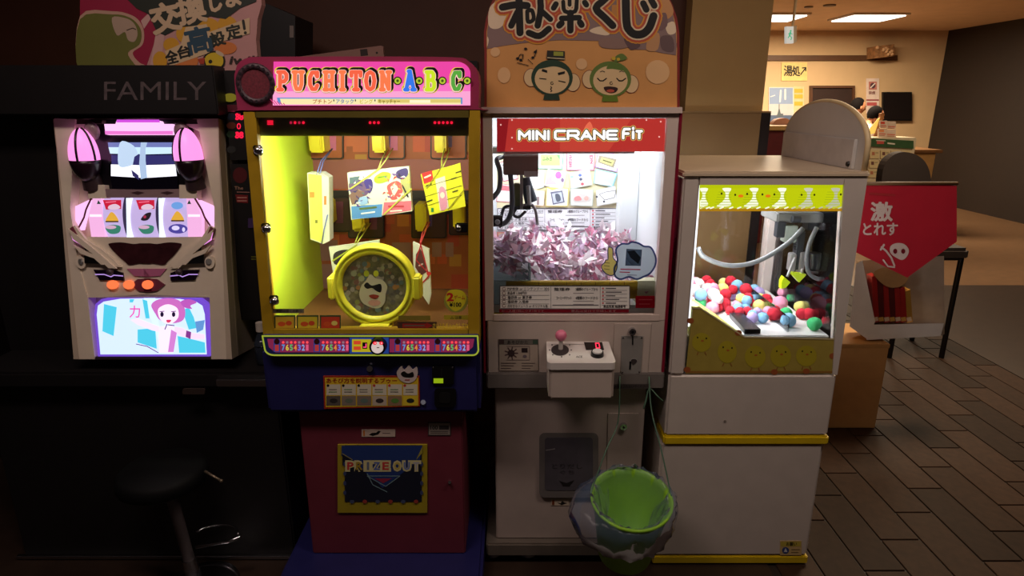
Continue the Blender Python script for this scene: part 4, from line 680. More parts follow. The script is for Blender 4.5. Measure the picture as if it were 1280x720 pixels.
    BR = [([(628, 9), (644, 6), (659, 7)], 9), ([(648, -34), (649, 10), (650, 41)], 9), ([(647, 15), (639, 32)], 8), ([(659, 14), (665, 13), (667, 24), (660, 27), (659, 14)], 5), ([(672, -24), (676, 8), (672, 32)], 8), ([(676, 13), (688, 24)], 7), ([(661, 41), (674, 45), (686, 36)], 8), ([(664, -18), (690, -20)], 7),
          ([(704, 2), (706, 14), (719, 14), (721, 0)], 5), ([(702, 23), (724, 22)], 7), ([(713, 16), (713, 38)], 8), ([(699, 32), (702, 29)], 8), ([(727, 31), (725, 28)], 8), ([(692, 10), (695, 5)], 7), ([(733, 6), (731, 3)], 7), ([(712, -30), (712, 6)], 5), ([(696, -10), (700, -4)], 7), ([(728, -12), (726, -5)], 7),
          ([(772, -22), (757, -2), (745, 10), (756, 22), (766, 32)], 9), ([(782, -26), (783, 26), (787, 38), (794, 43), (804, 42), (812, 34), (817, 20)], 10), ([(804, 4), (808, 12)], 8), ([(814, 0), (818, 7)], 8)]
    for ex_, off, c in ((13, .0016, ink(214, 146, 50)), (9.5, .002, ink(186, 80, 52)), (4, .0024, ink(222, 200, 166)), (0, .0028, ink(16, 12, 12))):
        for p_, w_ in BR: b.line([tuple(q)[:2] for q in curve([(x, y, 0) for x, y in p_], 3)] if len(p_) > 2 else p_, w_ + ex_, PT2, off, c)
    SK = ink(222, 190, 142)
    for cx, hood, x_e, collar in ((690, (38, 62, 44), 1, (36, 58, 44)), (763, (98, 120, 52), 2, (96, 120, 34))):
        dy = 98 if cx == 690 else 100
        for sx in (-1, 1): b.poly(ell(cx + sx * 26, dy + 2 + (3 if sx > 0 else -3), 9.6, 11.6, 20), PT2, k + .0006, ink(110, 40, 34)); b.poly(ell(cx + sx * 26, dy + 2 + (3 if sx > 0 else -3), 8.9, 10.9, 20), PT2, k + .0008, SK)
        b.poly(ell(cx, dy - 1, 26, 22.5, 30), PT2, k + .0010, ink(*hood)); b.poly(ell(cx, dy + .6, 21.6, 18.4, 30), PT2, k + .0013, SK)
        b.poly([(cx - 9, dy + 19), (cx + 8, dy + 19), (cx + 10, dy + 27), (cx - 11, dy + 27)], PT2, k + .0014, ink(*collar))
    b.poly(smooth([(671, 86), (680, 80), (690, 79), (700, 81), (709, 88), (699, 84), (690, 83), (680, 85)]), PT2, k + .0016, ink(38, 62, 44))
    b.poly([(678, 86), (684, 88), (684, 91), (677, 89)], PT2, k + .0018, K); b.poly([(697, 91), (706, 89), (706, 92), (698, 94)], PT2, k + .0018, K)
    b.line([(674, 98), (683, 99)], 1.2, PT2, k + .0018, K); b.line([(698, 101), (707, 103)], 1.2, PT2, k + .0018, K); b.line(ell(690, 104, 1.6, 1.8, 10), .8, PT2, k + .0018, K); b.line([(688, 108), (690, 109.5), (688, 111.5), (690, 113.5), (688, 115)], 1, PT2, k + .0018, K)
    b.poly([(684, 63), (706, 64), (706, 72), (706, 75), (683, 73.6)], PT2, k + .0016, ink(40, 40, 34)); b.poly([(692, 64.5), (704, 65), (704, 70), (692, 69.6)], PT2, k + .0019, ink(150, 156, 60)); b.line([(684, 72), (706, 73.6)], 1, PT2, k + .0020, ink(206, 190, 150))
    for x, y in ((657, 61), (647, 73), (651, 75), (666, 72), (669, 65)): b.poly(ell(x, y, 2.1, 1.7, 8), PT2, k + .0016, K)
    b.line([(648, 73), (650, 68), (654, 68), (653, 74)], 1, PT2, k + .0016, K); b.line([(668, 71), (671, 62), (669, 64)], 1, PT2, k + .0016, K); b.line([(646, 78), (661, 82)], .8, PT2, k + .0016, K); b.line([(660, 74), (666, 80)], .8, PT2, k + .0016, K)
    b.poly(smooth([(758, 86), (762, 80), (770, 79), (777, 82), (779, 88), (772, 87), (765, 86)]), PT2, k + .0016, ink(92, 118, 48)); b.poly(smooth([(768, 77), (770, 70), (778, 67), (784, 73), (776, 76)]), PT2, k + .0016, ink(98, 120, 52)); b.poly(ell(767, 73, 2.6, 2.4, 10), PT2, k + .0018, ink(206, 170, 50)); b.poly(ell(773, 74, 2.2, 2, 10), PT2, k + .0018, ink(206, 170, 50))
    for x in (752, 776): b.line([(x - 5, 98), (x - 2, 101), (x + 2, 101), (x + 6, 98)], 1.5, PT2, k + .0018, K); b.line([(x - 2, 90), (x + 1, 88.6), (x + 4, 90)], .8, PT2, k + .0018, K)
    b.line(ell(764, 104, 1.6, 1.8, 10), .8, PT2, k + .0018, K); b.poly(smooth([(755, 109), (763, 108), (772, 110), (770, 115), (763, 116.5), (757, 114)]), PT2, k + .0018, ink(50, 20, 18)); b.poly(ell(763, 113.6, 5, 2, 12), PT2, k + .0021, ink(190, 80, 60))
    b.done('board_print', tb)
crane_machine()
# folded pink paper lots heaped behind the glass
def paper(seed, cols):
    rs = random.Random(seed); b = B(); V = []
    for k in range(7):
        a = k * 2 * math.pi / 7 + rs.uniform(-.3, .3); r = rs.uniform(.010, .021); V.append(Vector((r * math.cos(a), r * math.sin(a), rs.uniform(-.007, .008))))
    top, bot = Vector((rs.uniform(-.005, .005), 0, .012)), Vector((0, rs.uniform(-.005, .005), -.010))
    for k in range(7):
        v = [b.bm.verts.new(p) for p in (V[k], V[(k + 1) % 7], top)]; b.face(v, cols[rs.randrange(len(cols))]); v = [b.bm.verts.new(p) for p in (V[(k + 1) % 7], V[k], bot)]; b.face(v, cols[rs.randrange(len(cols))])
    for k in range(3):                                        # pinched paper wings
        a = rs.uniform(0, 6.28); d = Vector((math.cos(a), math.sin(a), rs.uniform(-.1, .9))).normalized(); s_ = d.orthogonal().normalized(); L_ = rs.uniform(.028, .040)
        for sg in (-1, 1):
            q = [top * .3 + s_ * .003 * sg, d * L_ + s_ * sg * .017 + Vector((0, 0, rs.uniform(-.008, .008))), d * L_ * .78 + d.cross(s_) * .008 * sg, d * .006]
            b.face([b.bm.verts.new(p) for p in q], cols[rs.randrange(len(cols))])
    return b
PKS = [mat('foil_pink', (228, 184, 196), .35, var=.06), mat('foil_pale', (242, 230, 234), .3, var=.04), mat('foil_rose', (196, 124, 148), .4, var=.08), mat('foil_lilac', (200, 172, 196), .35, var=.06)]
LOT = 'pink folded paper lot in the heap behind the window of the red signed crane machine'
protos = [paper(s_, PKS if s_ % 3 else [PKS[1], PKS[0], PKS[1]]) for s_ in range(8)]
pm = []
for k, b in enumerate(protos):
    o = b.done('paper_lot', None, LOT, 'paper lot', 'pink paper lots in the crane machine'); pm.append(o)
rs = random.Random(11); pts = []
def heap(x, y): return 1.000 + .105 * (y - 1.99) / .46 + .018 * math.sin(x * 17) + .012 * math.sin(y * 23 + x * 9)
for lay in range(3):
    tries = 0; mine = []
    while tries < 900:
        tries += 1; x, y = rs.uniform(-.055, .452), rs.uniform(1.995, 2.45)
        if y > 2.37 and x > .38: continue
        if x < .085 and y < 2.17: continue
        if any((x - a) ** 2 + (y - c) ** 2 < .0390 ** 2 for a, c in mine): continue
        mine.append((x, y)); pts.append((x, y, heap(x, y) - .034 * (2 - lay)))
pts = pts[-235:] if len(pts) > 235 else pts
for lay in range(2):
    for x in (-.04, .0, .028):
        for y in (2.0, 2.04, 2.08, 2.11): pts.append((x + rs.uniform(-.008, .008), y, 1.07 + .035 * lay + .25 * (y - 2.0)))
for i, (x, y, z) in enumerate(pts[:292]):
    o = pm[i] if i < 8 else pm[i % 8].copy()
    if i >= 8: C.objects.link(o)
    s_ = rs.uniform(1.15, 1.6); o.location = (x, y, z); o.rotation_euler = (rs.uniform(-.9, .9), rs.uniform(-.9, .9), rs.uniform(0, 6.28)); o.scale = (s_, s_, s_)
# green bin hung in front by strings, with a clear bag
def bin_():
    c = Vector((.372, 1.790, .165)); GR = mat('green_bin', (142, 196, 40), .4, var=.08); ax = Vector((0, -.24, 1)).normalized(); HB = .262
    t = thing('waste_bin', 'lime green waste bin hanging in front of the white crane machine', 'bin', c)
    b = B(); b.lathe([(.0, .0), (.078, 0), (.087, .008), (.118, HB - .02), (.128, HB - .008), (.128, HB), (.121, HB), (.114, HB - .02), (.082, .02), (0, .02)], c, ax, GR, 44); b.done('bucket', t)
    # liner: inside wall, over the rim, loose skirt outside that bulges on one side
    BAG = glassy('bag_film', (.93, .96, .97), 1.2, .22, .085, (150, 180, 230)); b = B(); rs = random.Random(4); n = 56; R = []
    u = Vector((1, 0, 0)); v = ax.cross(u)
    for q, (r, h) in enumerate(((.05, .05), (.074, .07), (.084, .13), (.096, .19), (.110, HB - .02), (.126, HB + .014), (.138, HB + .004), (.141, HB - .03), (.141, HB - .06), (.137, HB - .085), (.130, HB - .10))):
        row = []
        for i in range(n):
            a = 2 * math.pi * i / n; f = max(0, -math.sin(a)); back = max(0, math.sin(a)); l = max(0, math.cos(a - math.radians(196))) ** 3
            wob = .004 * math.sin(a * 11 + q * 1.3) + .003 * math.sin(a * 23 - q) + rs.uniform(-.002, .002); rr_, hh = r + wob, h + rs.uniform(-.004, .004)
            if q in (4, 5, 6): hh -= .022 * f ** 2; rr_ -= .012 * f if q < 6 else 0
            if q >= 6: rr_ += .045 * l * (1, 1.2, 1.2, 1, .7)[q - 6] - .012 * back; hh += back * (q - 6) * .028 - .018 * f * (q - 6) * .4
            if q in (2, 3, 4): rr_ -= .010 * f
            row.append(b.bm.verts.new(c + ax * hh + (u * math.cos(a) + v * math.sin(a)) * rr_))
        R.append(row)
    for a_, b_ in zip(R, R[1:]):
        for i in range(n): b.face((a_[i], a_[(i + 1) % n], b_[(i + 1) % n], b_[i]), BAG, True)
    b.done('bin_liner', None, 'clear bluish plastic bag folded over the rim of the green bin', 'bag')
    ST = mat('green_string', (84, 118, 96), .6)
    S1 = 'thin green string holding the bin at its side by the prize door'; S2 = 'thin green string tied in a bow above the bin beside the low white machine'
    B().tube(curve([(.352, 1.925, .74), (.345, 1.88, .60), (.300, 1.81, .54), (.254, 1.755, .44), (.246, 1.735, .420)]), .0022, ST, 6).done('hanging_string', None, S1, 'string', 'strings holding the bin')
    b = B().tube(curve([(.447, 1.924, .74), (.452, 1.88, .64), (.474, 1.81, .54), (.494, 1.755, .44), (.497, 1.735, .420)]), .0022, ST, 6); b.tube(curve([(.449, 1.922, .70), (.430, 1.90, .64), (.436, 1.90, .66), (.449, 1.918, .70), (.475, 1.90, .68), (.492, 1.90, .665)]), .002, ST, 6); b.done('hanging_string', None, S2, 'string', 'strings holding the bin')
bin_()
# ---------------------------------------------------------------- low white crane machine with coloured pompoms
def low_machine():
    Y0 = 1.934; PF = Y(Y0); X0, X1, YB, ZT = .515, 1.066, 2.54, 1.383
    t = thing('crane_machine', 'low white crane machine with chick panels and pompoms inside', 'arcade machine', (.79, 2.24, 0))
    YB_ = mat('yellow_band', (218, 186, 20), .4)
    B().box(.506, 1.060, Y0 + .002, YB, .036, .49, WHITE, .01, 3).done('base_cabinet', t); B().box(.504, 1.062, Y0, YB + .002, .006, .036, YB_, .003).done('base_band', t)
    for x in (.53, 1.03): B().cyl((x, Y0 + .04, 0), (x, Y0 + .04, .008), .014, m=BLACK, n=12).done('caster_stub', t)
    ub = B().box(X0, X1, Y0, YB, .518, .742, WHITE, .008, 3).done('upper_cabinet', t); B().box(X0 - .004, X1 + .004, Y0 - .005, YB + .003, .486, .520, YB_, .006).done('middle_band', t)
    q = B().slab(rect(975, 676, 1002, 694), Y(Y0 + .002), .0012, .001, ink(206, 176, 120)); q.poly(rect(976, 677, 1001, 683), Y(Y0 + .002), .0018, ink(196, 176, 70)); q.text('お願い', 983, 677.6, 996, 682.4, Y(Y0 + .002), .0022, K, .02); q.poly(ell(982, 688, 4.4, 4.2, 14), Y(Y0 + .002), .0018, ink(50, 70, 130)); q.poly([(982, 685), (984.4, 690), (979.6, 690)], Y(Y0 + .002), .0022, ink(214, 214, 220)); q.line([(989, 687), (1000, 687)], .9, Y(Y0 + .002), .0018, ink(120, 100, 60)); q.line([(989, 690.5), (998, 690.5)], .9, Y(Y0 + .002), .0018, ink(120, 100, 60)); q.done('sticker', t, 'small tan warning sticker')
    q = B(); c = PF.pt(906, 526, 0); q.cyl(c, c + Vector((0, -.003, 0)), .004, m=mat('bolt_grey', (140, 130, 120), .4), n=10); q.done('bolt', ub)
    # posts, rails, glass
    B().box(X0, X0 + .050, Y0, Y0 + .03, .742, ZT, WHITE, .006).done('window_post', t); xa_, xb_ = PF.pt(1055, 228).x, PF.pt(1041, 468).x; B().prism([(xa_, Y0, ZT), (X1, Y0, ZT), (X1, Y0, .742), (xb_, Y0, .742)], [(xa_, Y0 + .03, ZT), (X1, Y0 + .03, ZT), (X1, Y0 + .03, .742), (xb_, Y0 + .03, .742)], WHITE).done('window_post', t)
    B().box(X0, X0 + .03, YB - .03, YB, .742, ZT, WHITE, .004).done('window_post', t); B().box(X1 - .058, X1 - .003, YB - .05, YB, .742, ZT, WHITE, .006).done('window_post', t)
    gx0, gx1 = X0 + .050, X1 - .02; zlo = .752; zhi = 1.365
    B().box(gx0, xa_ - .0005, Y0, Y0 + .025, zhi - .004, ZT - .0005, WHITE).done('window_rail', t)
    gl = B().box(gx0, gx1, Y0 + .010, Y0 + .014, zlo - .01, zhi, GLASS).done('front_glass', t); bg = B().box(X0 + .03, X1 - .068, YB - .02, YB - .016, .742, zhi + .01, GLASS).done('back_glass', t)
    B().box(X1 - .020, X1 - .016, Y0 + .03, YB - .05, .85, zhi + .01, GLASS).done('side_glass', t); B().box(X0 + .012, X0 + .016, Y0 + .03, YB - .03, .742, zhi + .01, GLASS).done('side_glass', t)
    rf = B().box(X0 - .004, X1 + .004, Y0 - .006, YB, ZT, ZT + .018, mat('roof_cream', (206, 186, 160), .35, var=.04), .005).done('roof', t)
    # arched board standing along the side edge
    XA = PL((X1 - .004, 0, 0), (-1, 0, 0)); za = XA.pt(1035, 127, 0).z; ym = (1.95 + YB) / 2; hl = (YB - 1.95) / 2; zb = ZT + .018; hs = zb + .07
    prof = [(1.95, zb), (YB, zb)] + [(ym + hl * math.cos(a), hs + (za - hs) * math.sin(a)) for a in [math.pi * k / 28 for k in range(29)]]
    BRD = mat('board_grey_white', (214, 210, 204), .5, var=.03); EDC = mat('board_edge_cream', (222, 196, 150), .5)
    b = B(); x_in, x_out = X1 - .014, X1 + .002
    b.prism([(x_in, y, z) for y, z in prof], [(x_out, y, z) for y, z in prof], BRD); ab = b.done('arched_board', t, 'plain grey arched board on the roof edge')
    pts = [Vector((X1 - .006, y, z)) for y, z in prof[2:]]; B().tube([Vector((X1 - .006, YB, zb))] + pts + [Vector((X1 - .006, 1.95, zb))], .0088, EDC, 8).done('board_edge', ab)
    b = B().box(x_in - .012, x_in, 1.99, YB - .02, zb, zb + .09, mat('bracket_grey', (208, 204, 200), .5), .002); br = b.done('board_bracket', ab); XB = PL((x_in - .006, 0, 0), (-1, 0, 0)); c = XB.pt(1063, 205, 0); B().cyl(c, c + Vector((-.012, 0, 0)), .010, .007, BLACK, 12).done('knob', br)
    # lit chick band
    PCk = Y(Y0 + .008); b = B().slab([(875, 228.5), (1054, 228.5), (1052, 264), (874, 264)], PCk, 0, .004, glow(190, 202, 10, .92)); cb = b.done('chick_band', t, 'lit lime band printed with chick faces')
    b = B(); b.poly([(874, 260.4), (1052, 260.4), (1052, 264), (874, 264)], PCk, .0008, glow(176, 128, 10, .9))
    gaps = [(879, 1.0), (908, 1.0), (942, 1.0), (977, 1.0), (1010, .55), (1044, .45)]
    for gx, s_ in gaps:
        WG = glow(246, 250, 226, s_); pts = smooth([(gx - 5, 235.5), (gx + 6, 235.5), (gx + 3, 242), (gx + 3, 248), (gx + 5.6, 257), (gx - 12, 258), (gx - 6, 253), (gx - 1.4, 247), (gx - 1.4, 241)], 3)
        b.poly([(max(x, 875), y) for x, y in pts], PCk, .0008, WG)
        for q in range(6): b.line([(max(gx - 15 + q, 876), 256 - q * 3.2), (min(gx + 6, 1051), 256 - q * 3.2)], .9, PCk, .0012, glow(176, 190, 20, .85))
        for q in range(5): b.line([(max(gx - 20 + q * 6, 876), 260.5), (max(gx - 16 + q * 6, 880), 259)], 1.6, PCk, .0014, glow(200, 200, 80, .8) if q % 2 else WG)
    for cx, k in ((926, 1), (960, 1), (893, 0), (993, 0), (1027, 0)):
        if k: b.poly(ell(cx, 245, 3.4, 1.9, 10), PCk, .0016, glow(230, 120, 20, .9))
    for x, y in ((902, 242), (919, 243.5), (934, 242.5), (953, 243), (968, 243), (1002, 243.5), (1018, 243.5), (1051, 243)): b.poly(ell(x, y, 1.2, 1.5, 8), PCk, .0016, ink(30, 30, 10))
    b.done('band_print', cb)
    # printed lower panel
    PLw = Y(Y0 + .009); lo = [(866, 384.6), (876, 385), (931, 421), (1046, 423.5), (1040, 467), (857, 467)]
    b = B().slab(lo, PLw, .004, .004, mat('panel_khaki', (168, 148, 66), .45, var=.1, scale=20)); lp = b.done('chick_panel', t, 'khaki lower panel printed with chicks')
    b = B()
    for cx, cy, rx, ry in ((877, 428, 12, 12), (909, 440, 12, 14), (944, 446, 13, 14), (976, 445, 13, 14), (1008, 445, 13, 13)):
        b.poly(ell(cx, cy, rx, ry, 22), PLw, .0048, ink(176, 160, 38)); b.poly(ell(cx + 6, cy - 5, 1, 1.2, 8), PLw, .0052, ink(30, 24, 10)); b.poly(ell(cx - 5, cy - 6, 1, 1.2, 8), PLw, .0052, ink(30, 24, 10)); b.poly(ell(cx + 1, cy - 2, 2, 1.2, 8), PLw, .0052, ink(176, 96, 40))
        b.line([(cx - 4, cy + ry), (cx - 6, cy + ry + 4)], 1, PLw, .0052, ink(150, 90, 40)); b.line([(cx + 4, cy + ry), (cx + 6, cy + ry + 4)], 1, PLw, .0052, ink(150, 90, 40))
    for cx, cy in ((863, 401), (859, 462), (923, 416), (1041, 445), (1008, 464), (968, 465)): b.poly(ell(cx, cy, 4.4, 3.6, 12), PLw, .005, ink(160, 84, 40))
    b.line([(858, 465), (1040, 465)], 2.4, PLw, .0046, ink(150, 106, 44)); b.line([(866, 385), (876, 385.4), (931, 421.4), (1046, 424)], 1.6, PLw, .0054, ink(206, 190, 150)); b.done('panel_print', lp)
    # bed, slope, black chute
    zf = .868
    BED = mat('bed_white', (232, 230, 228), .4, var=.02)
    pl = B(); pl.box(X0 + .05, X1 - .03, Y0 + .03, YB - .03, .742, zf, BED, .003); pl.done('prize_bed', t)
    SL = mat('slope_yellow', (214, 214, 110), .4)
    a = [PLw.pt(866, 385, -.004), PLw.pt(876, 385, -.004), PLw.pt(931, 421, -.004)]
    b = B(); lo_ = [(p.x, p.y, zf) for p in (a[2], a[0])]; b.prism([(a[0].x, Y0 + .028, a[0].z), (a[1].x, Y0 + .028, a[1].z), (a[2].x, Y0 + .028, zf + .002), (a[0].x, Y0 + .028, zf - .01)], [(a[0].x, Y0 + .22, a[0].z - .01), (a[1].x, Y0 + .22, a[1].z - .01), (a[2].x - .02, Y0 + .22, zf + .002), (a[0].x, Y0 + .22, zf - .01)], SL); b.done('slope', t, 'pale yellow slope')
    zq = Y(1.97).pt(940, 411.5).z; Pz = Z(zq); q = [Pz.pt(912, 391, 0), Pz.pt(928, 391, 0), Pz.pt(951, 411.5, 0), Pz.pt(931, 411.5, 0)]
    b = B().prism(q, [Vector((p.x, p.y, zf + .004)) for p in q], mat('chute_black', (34, 32, 42), .25)); b.done('chute', t, 'black sloping chute')
    rail = B(); zz = zf + .05; rail.box(X1 - .155, X1 - .15, Y0 + .06, YB - .06, zf, zz, glassy('acrylic_clear', (.95, .97, .97), 1.45, .03)); rail.done('bed_fence', t)
    # crane
    y0 = 2.24; P = Y(y0 - .06); DK = mat('crane_dark', (44, 46, 50), .45); CG = mat('carriage_pale', (112, 112, 108), .45, .2)
    b = B().box(X0 + .02, X1 - .03, y0 - .09, y0 - .07, 1.285, 1.305, STEEL); b.box(X0 + .02, X1 - .03, y0 + .08, y0 + .10, 1.285, 1.305, STEEL); b.done('crane_rail', t)
    b = B(); p0, p1 = P.pt(968, 290, 0), P.pt(1046, 268, 0); b.box(p0.x, p1.x, y0 - .07, y0 + .08, p1.z - .028, p1.z + .006, CG, .004); b.box(P.pt(978, 300, 0).x, P.pt(993, 300, 0).x, y0 - .08, y0 - .04, P.pt(0, 302, 0).z, P.pt(0, 281, 0).z, mat('carriage_block', (150, 158, 146), .4, .2), .003); b.box(P.pt(968, 300, 0).x, P.pt(978, 300, 0).x, y0 - .075, y0 - .045, P.pt(0, 296, 0).z, P.pt(0, 276, 0).z, DK, .002); b.cyl(P.pt(990, 274, .02), P.pt(1000, 274, .02), .012, m=DK, n=12); b.box(P.pt(1010, 300, 0).x, P.pt(1024, 300, 0).x, y0 - .05, y0, P.pt(0, 289, 0).z, P.pt(0, 272, 0).z, DK, .003); cr = b.done('crane_carriage', t, 'pale crane carriage with lime claw')
    b = B(); zt = P.pt(0, 290, 0).z; b.box(P.pt(1000, 300, 0).x, P.pt(1008, 300, 0).x, y0 - .05, y0 - .01, P.pt(0, 338, 0).z, zt, DK, .003); b.box(P.pt(993, 300, 0).x, P.pt(1000, 300, 0).x, y0 - .055, y0 - .02, P.pt(0, 340, 0).z, P.pt(0, 318, 0).z, STEEL, .003); b.box(P.pt(1004, 300, 0).x, P.pt(1010, 300, 0).x, y0 - .06, y0 - .03, P.pt(0, 343, 0).z, P.pt(0, 316, 0).z, STEEL, .002)
    for q in range(4): zc = P.pt(0, 305 + q * 3, 0).z; b.cyl((P.pt(1004, 300, 0).x, y0 - .03, zc), (P.pt(1004, 300, 0).x, y0 - .03, zc + .005), .016, m=BLACK, n=12)
    mo = b.done('claw_body', cr); b = B(); b.cyl(P.pt(1019, 335, .02), P.pt(1019, 316, .02), .021, .021, BLACK, 16); b.box(P.pt(1012, 300, 0).x, P.pt(1025, 300, 0).x, y0 - .04, y0 - .02, P.pt(0, 334, 0).z, P.pt(0, 317, 0).z, BLACK, .003); b.done('claw_motor', cr)
    LIM = mat('claw_lime', (196, 220, 20), .35, var=.03)
    b = B(); b.tube(curve([P.pt(994, 322, .045), P.pt(989, 333, .05), P.pt(984, 346, .055)]), .005, STEEL, 8); a_ = b.done('claw_arm', cr); b = B(); b.slab([(980, 346), (988, 353), (982, 360), (976.5, 361), (977, 352)], P, .065, .022, LIM); b.done('claw_tip', a_, 'lime claw tip')
    b = B(); b.tube(curve([P.pt(1003, 336, .05), P.pt(1002, 342, .05)]), .005, STEEL, 8); a_ = b.done('claw_arm', cr); b = B(); b.slab([(990, 341), (1008, 343), (1006, 346), (999, 353), (991, 344)], P, .065, .024, LIM); b.done('claw_tip', a_, 'lime claw tip')
    b = B(); b.tube(curve([P.pt(1008, 338, .03), P.pt(1020, 343, .02), P.pt(1023, 352, .02)]), .004, STEEL, 8); b.done('claw_arm', cr)
    CBL = mat('cable_silver', (104, 106, 106), .4, .2)
    b = B(); b.tube(curve([(P.pt(867, 300, 0).x, 2.12, P.pt(0, 305, 0).z), P.pt(880, 321, .06), P.pt(905, 331, .06), P.pt(930, 331, .06), P.pt(955, 323, .06), P.pt(985, 304, .07), P.pt(1004, 285, .07)]), .0082, CBL, 10); b.done('cable', cr, 'silver cable sagging across the window')
    b = B(); b.tube(curve([P.pt(1021, 284, .06), P.pt(1012, 304, .07), P.pt(1008, 325, .07), P.pt(1012, 342, .07), P.pt(1026, 349, .07), P.pt(1040, 340, .07), P.pt(1047, 322, .06)]), .007, CBL, 10); b.done('cable', cr)
    TB = mat('tube_white', (235, 240, 250), .4, emit=1.6)
    for x in (.572, 1.044): B().cyl((x, 1.966, .90), (x, 1.966, 1.355), .006, m=TB, n=12).done('light_tube', t)
low_machine()
# pompoms
PC = {'pink': (226, 150, 176), 'red': (196, 34, 52), 'light blue': (132, 182, 214), 'green': (70, 190, 116), 'white': (230, 222, 220), 'yellow': (222, 214, 120), 'lilac': (180, 160, 210)}
pommesh = {}
LABS = ['light blue pompom at the very front of the heap', 'green pompom at the front edge of the heap between light blue and red', 'red pompom at the front end of the heap nearest the side glass', 'red pompom just behind the tip of the black chute', 'green pompom lying on the front light blue pompom', 'red pompom behind the front green pompom', 'large pink pompom in the middle of the front slope', 'red pompom touching the top of the black chute', 'red pompom in a pair above the black chute', 'light blue pompom resting behind the black chute', 'green pompom near the side glass behind the front red one', 'yellow pompom beside the large pink one', 'green pompom below the claw', 'pink pompom under the sagging cable end', 'red pompom farthest back near the white back post', 'light blue pompom beside the pale yellow slope', 'pink pompom on the edge of the pale yellow slope', 'red pompom tucked between the green and yellow front pompoms']
def pompom(col, r, p, rs, lab2=None):
    k = (col, rs.randrange(2)); lab = col + ' fluffy pompom in the heap inside the low white crane machine'
    if k not in pommesh:
        b = B(); q = bmesh.ops.create_icosphere(b.bm, subdivisions=3, radius=1); m = mat('pompom_' + col.replace(' ', '_'), PC[col], .95, var=.2, scale=60)
        for v in q['verts']: v.co *= rs.choice((.96, 1.0, 1.05)) + rs.uniform(-.02, .02)
        for f in b.bm.faces: f.material_index = b.mi(m); f.smooth = True
        bmesh.ops.translate(b.bm, vec=(0, 0, 1.1), verts=b.bm.verts)
        o = b.done('pompom', None, lab, 'pompom', col + ' pompoms in the crane machine'); pommesh[k] = o
    else: o = pommesh[k].copy(); C.objects.link(o)
    o['label'] = lab2 or lab
    o.scale = (r, r, r); o.location = p; o.rotation_euler = (0, 0, rs.uniform(0, 6))
rs = random.Random(21); zf = .868
PB = Z(zf + .02)
first = [(985, 402, 'light blue', .026), (1018, 406, 'green', .024), (1036, 402, 'red', .025), (967, 394, 'red', .024), (982, 392, 'green', .022), (1002, 392, 'red', .02), (975, 382, 'pink', .028), (953, 379, 'red', .019), (963, 379, 'red', .017), (944, 374, 'light blue', .02), (1014, 380, 'green', .018), (1000, 384, 'yellow', .022), (990, 372, 'green', .02), (979, 366, 'pink', .022), (1000, 363, 'red', .02), (930, 372, 'light blue', .024), (922, 381, 'pink', .02), (1010, 393, 'red', .022)]
spots = []
for x, y, c, r in first:
    p = PB.pt(x, y, 0); spots.append((p.x, min(max(p.y, 1.985), 2.48), r, c))
tries = 0
while tries < 2500 and len(spots) < 92:
    tries += 1; x, y = rs.uniform(.60, .955), rs.uniform(2.08, 2.475); r = rs.uniform(.017, .025)
    if x > .62 + .0 and x < .80 and y < 2.17: continue
    if x > .90 - (y - 2.48) * .2 + .05: continue
    if any((x - a) ** 2 + (y - b_) ** 2 < ((r + q) * .86) ** 2 for a, b_, q, _ in spots): continue
    left = x < .74; c = rs.choice(['white', 'pink', 'white', 'pink', 'light blue', 'green', 'yellow'] if left else ['red', 'light blue', 'pink', 'green', 'yellow', 'red', 'light blue', 'lilac'])
    spots.append((x, y, r, c))
for i, (x, y, r, c) in enumerate(spots): pompom(c, r / 1.05, (x, y, zf), rs, LABS[i] if i < len(LABS) else None)
base = list(spots); n = 0
for x, y, r, c in base:
    if y > 2.2 and x < .88 and rs.random() < .75 and n < 46:
        n += 1; pompom(rs.choice(['white', 'pink', 'pink', 'light blue', 'white'] if x < .76 else ['red', 'light blue', 'pink', 'yellow', 'red']), rs.uniform(.018, .023), (x + rs.uniform(-.012, .012), min(max(y + rs.uniform(-.012, .012), 2.02), 2.47), zf + r * 1.25 + .05 * max(0, .80 - x)), rs)
# ---------------------------------------------------------------- slot machine in its black island
BLK = mat('island_black', (22, 19, 20), .5, var=.1)
isl = thing('machine_island', 'black island counter that carries the slot machine beside the yellow prize cabinet', 'counter', (-1.3, 2.3, 0))
B().box(-1.78, -.79, 1.972, 2.75, .0, .70, BLK, .006).done('island_base', isl)
B().box(-1.78, -.79, 1.92, 2.75, .70, .755, BLK, .008).done('counter_top', isl)
B().box(-1.80, -.78, 1.957, 1.972, .004, .018, CHROME, .002).done('kick_rail', isl, 'chrome kick rail')
B().box(-.96, -.775, 1.905, 1.922, .712, .738, CHROME, .003).done('counter_edge', isl, 'chrome counter edge')
B().box(-.895, -.79, 2.12, 2.75, .755, 1.70, BLK).done('side_panel', isl); B().box(-1.78, -1.45, 2.12, 2.75, .755, 1.70, BLK).done('side_panel', isl)
PFm = Y(2.0); hp = B().box(-1.78, -.885, 2.0, 2.75, 1.562, 1.705, BLK, .004).done('header_panel', isl)
b = B(); b.text('FAMILY', 130, 102, 258, 125, PFm, .001, mat('dull_letters', (96, 84, 86), .4, var=.3, scale=60), 0); b.done('lettering', hp, 'dull grey FAMILY lettering')
b = B().slab(rr(228, 486, 256, 493, 2), Y(1.92), .006, .006, mat('tray_lip', (60, 48, 44), .4)); b.done('tray_lip', isl)
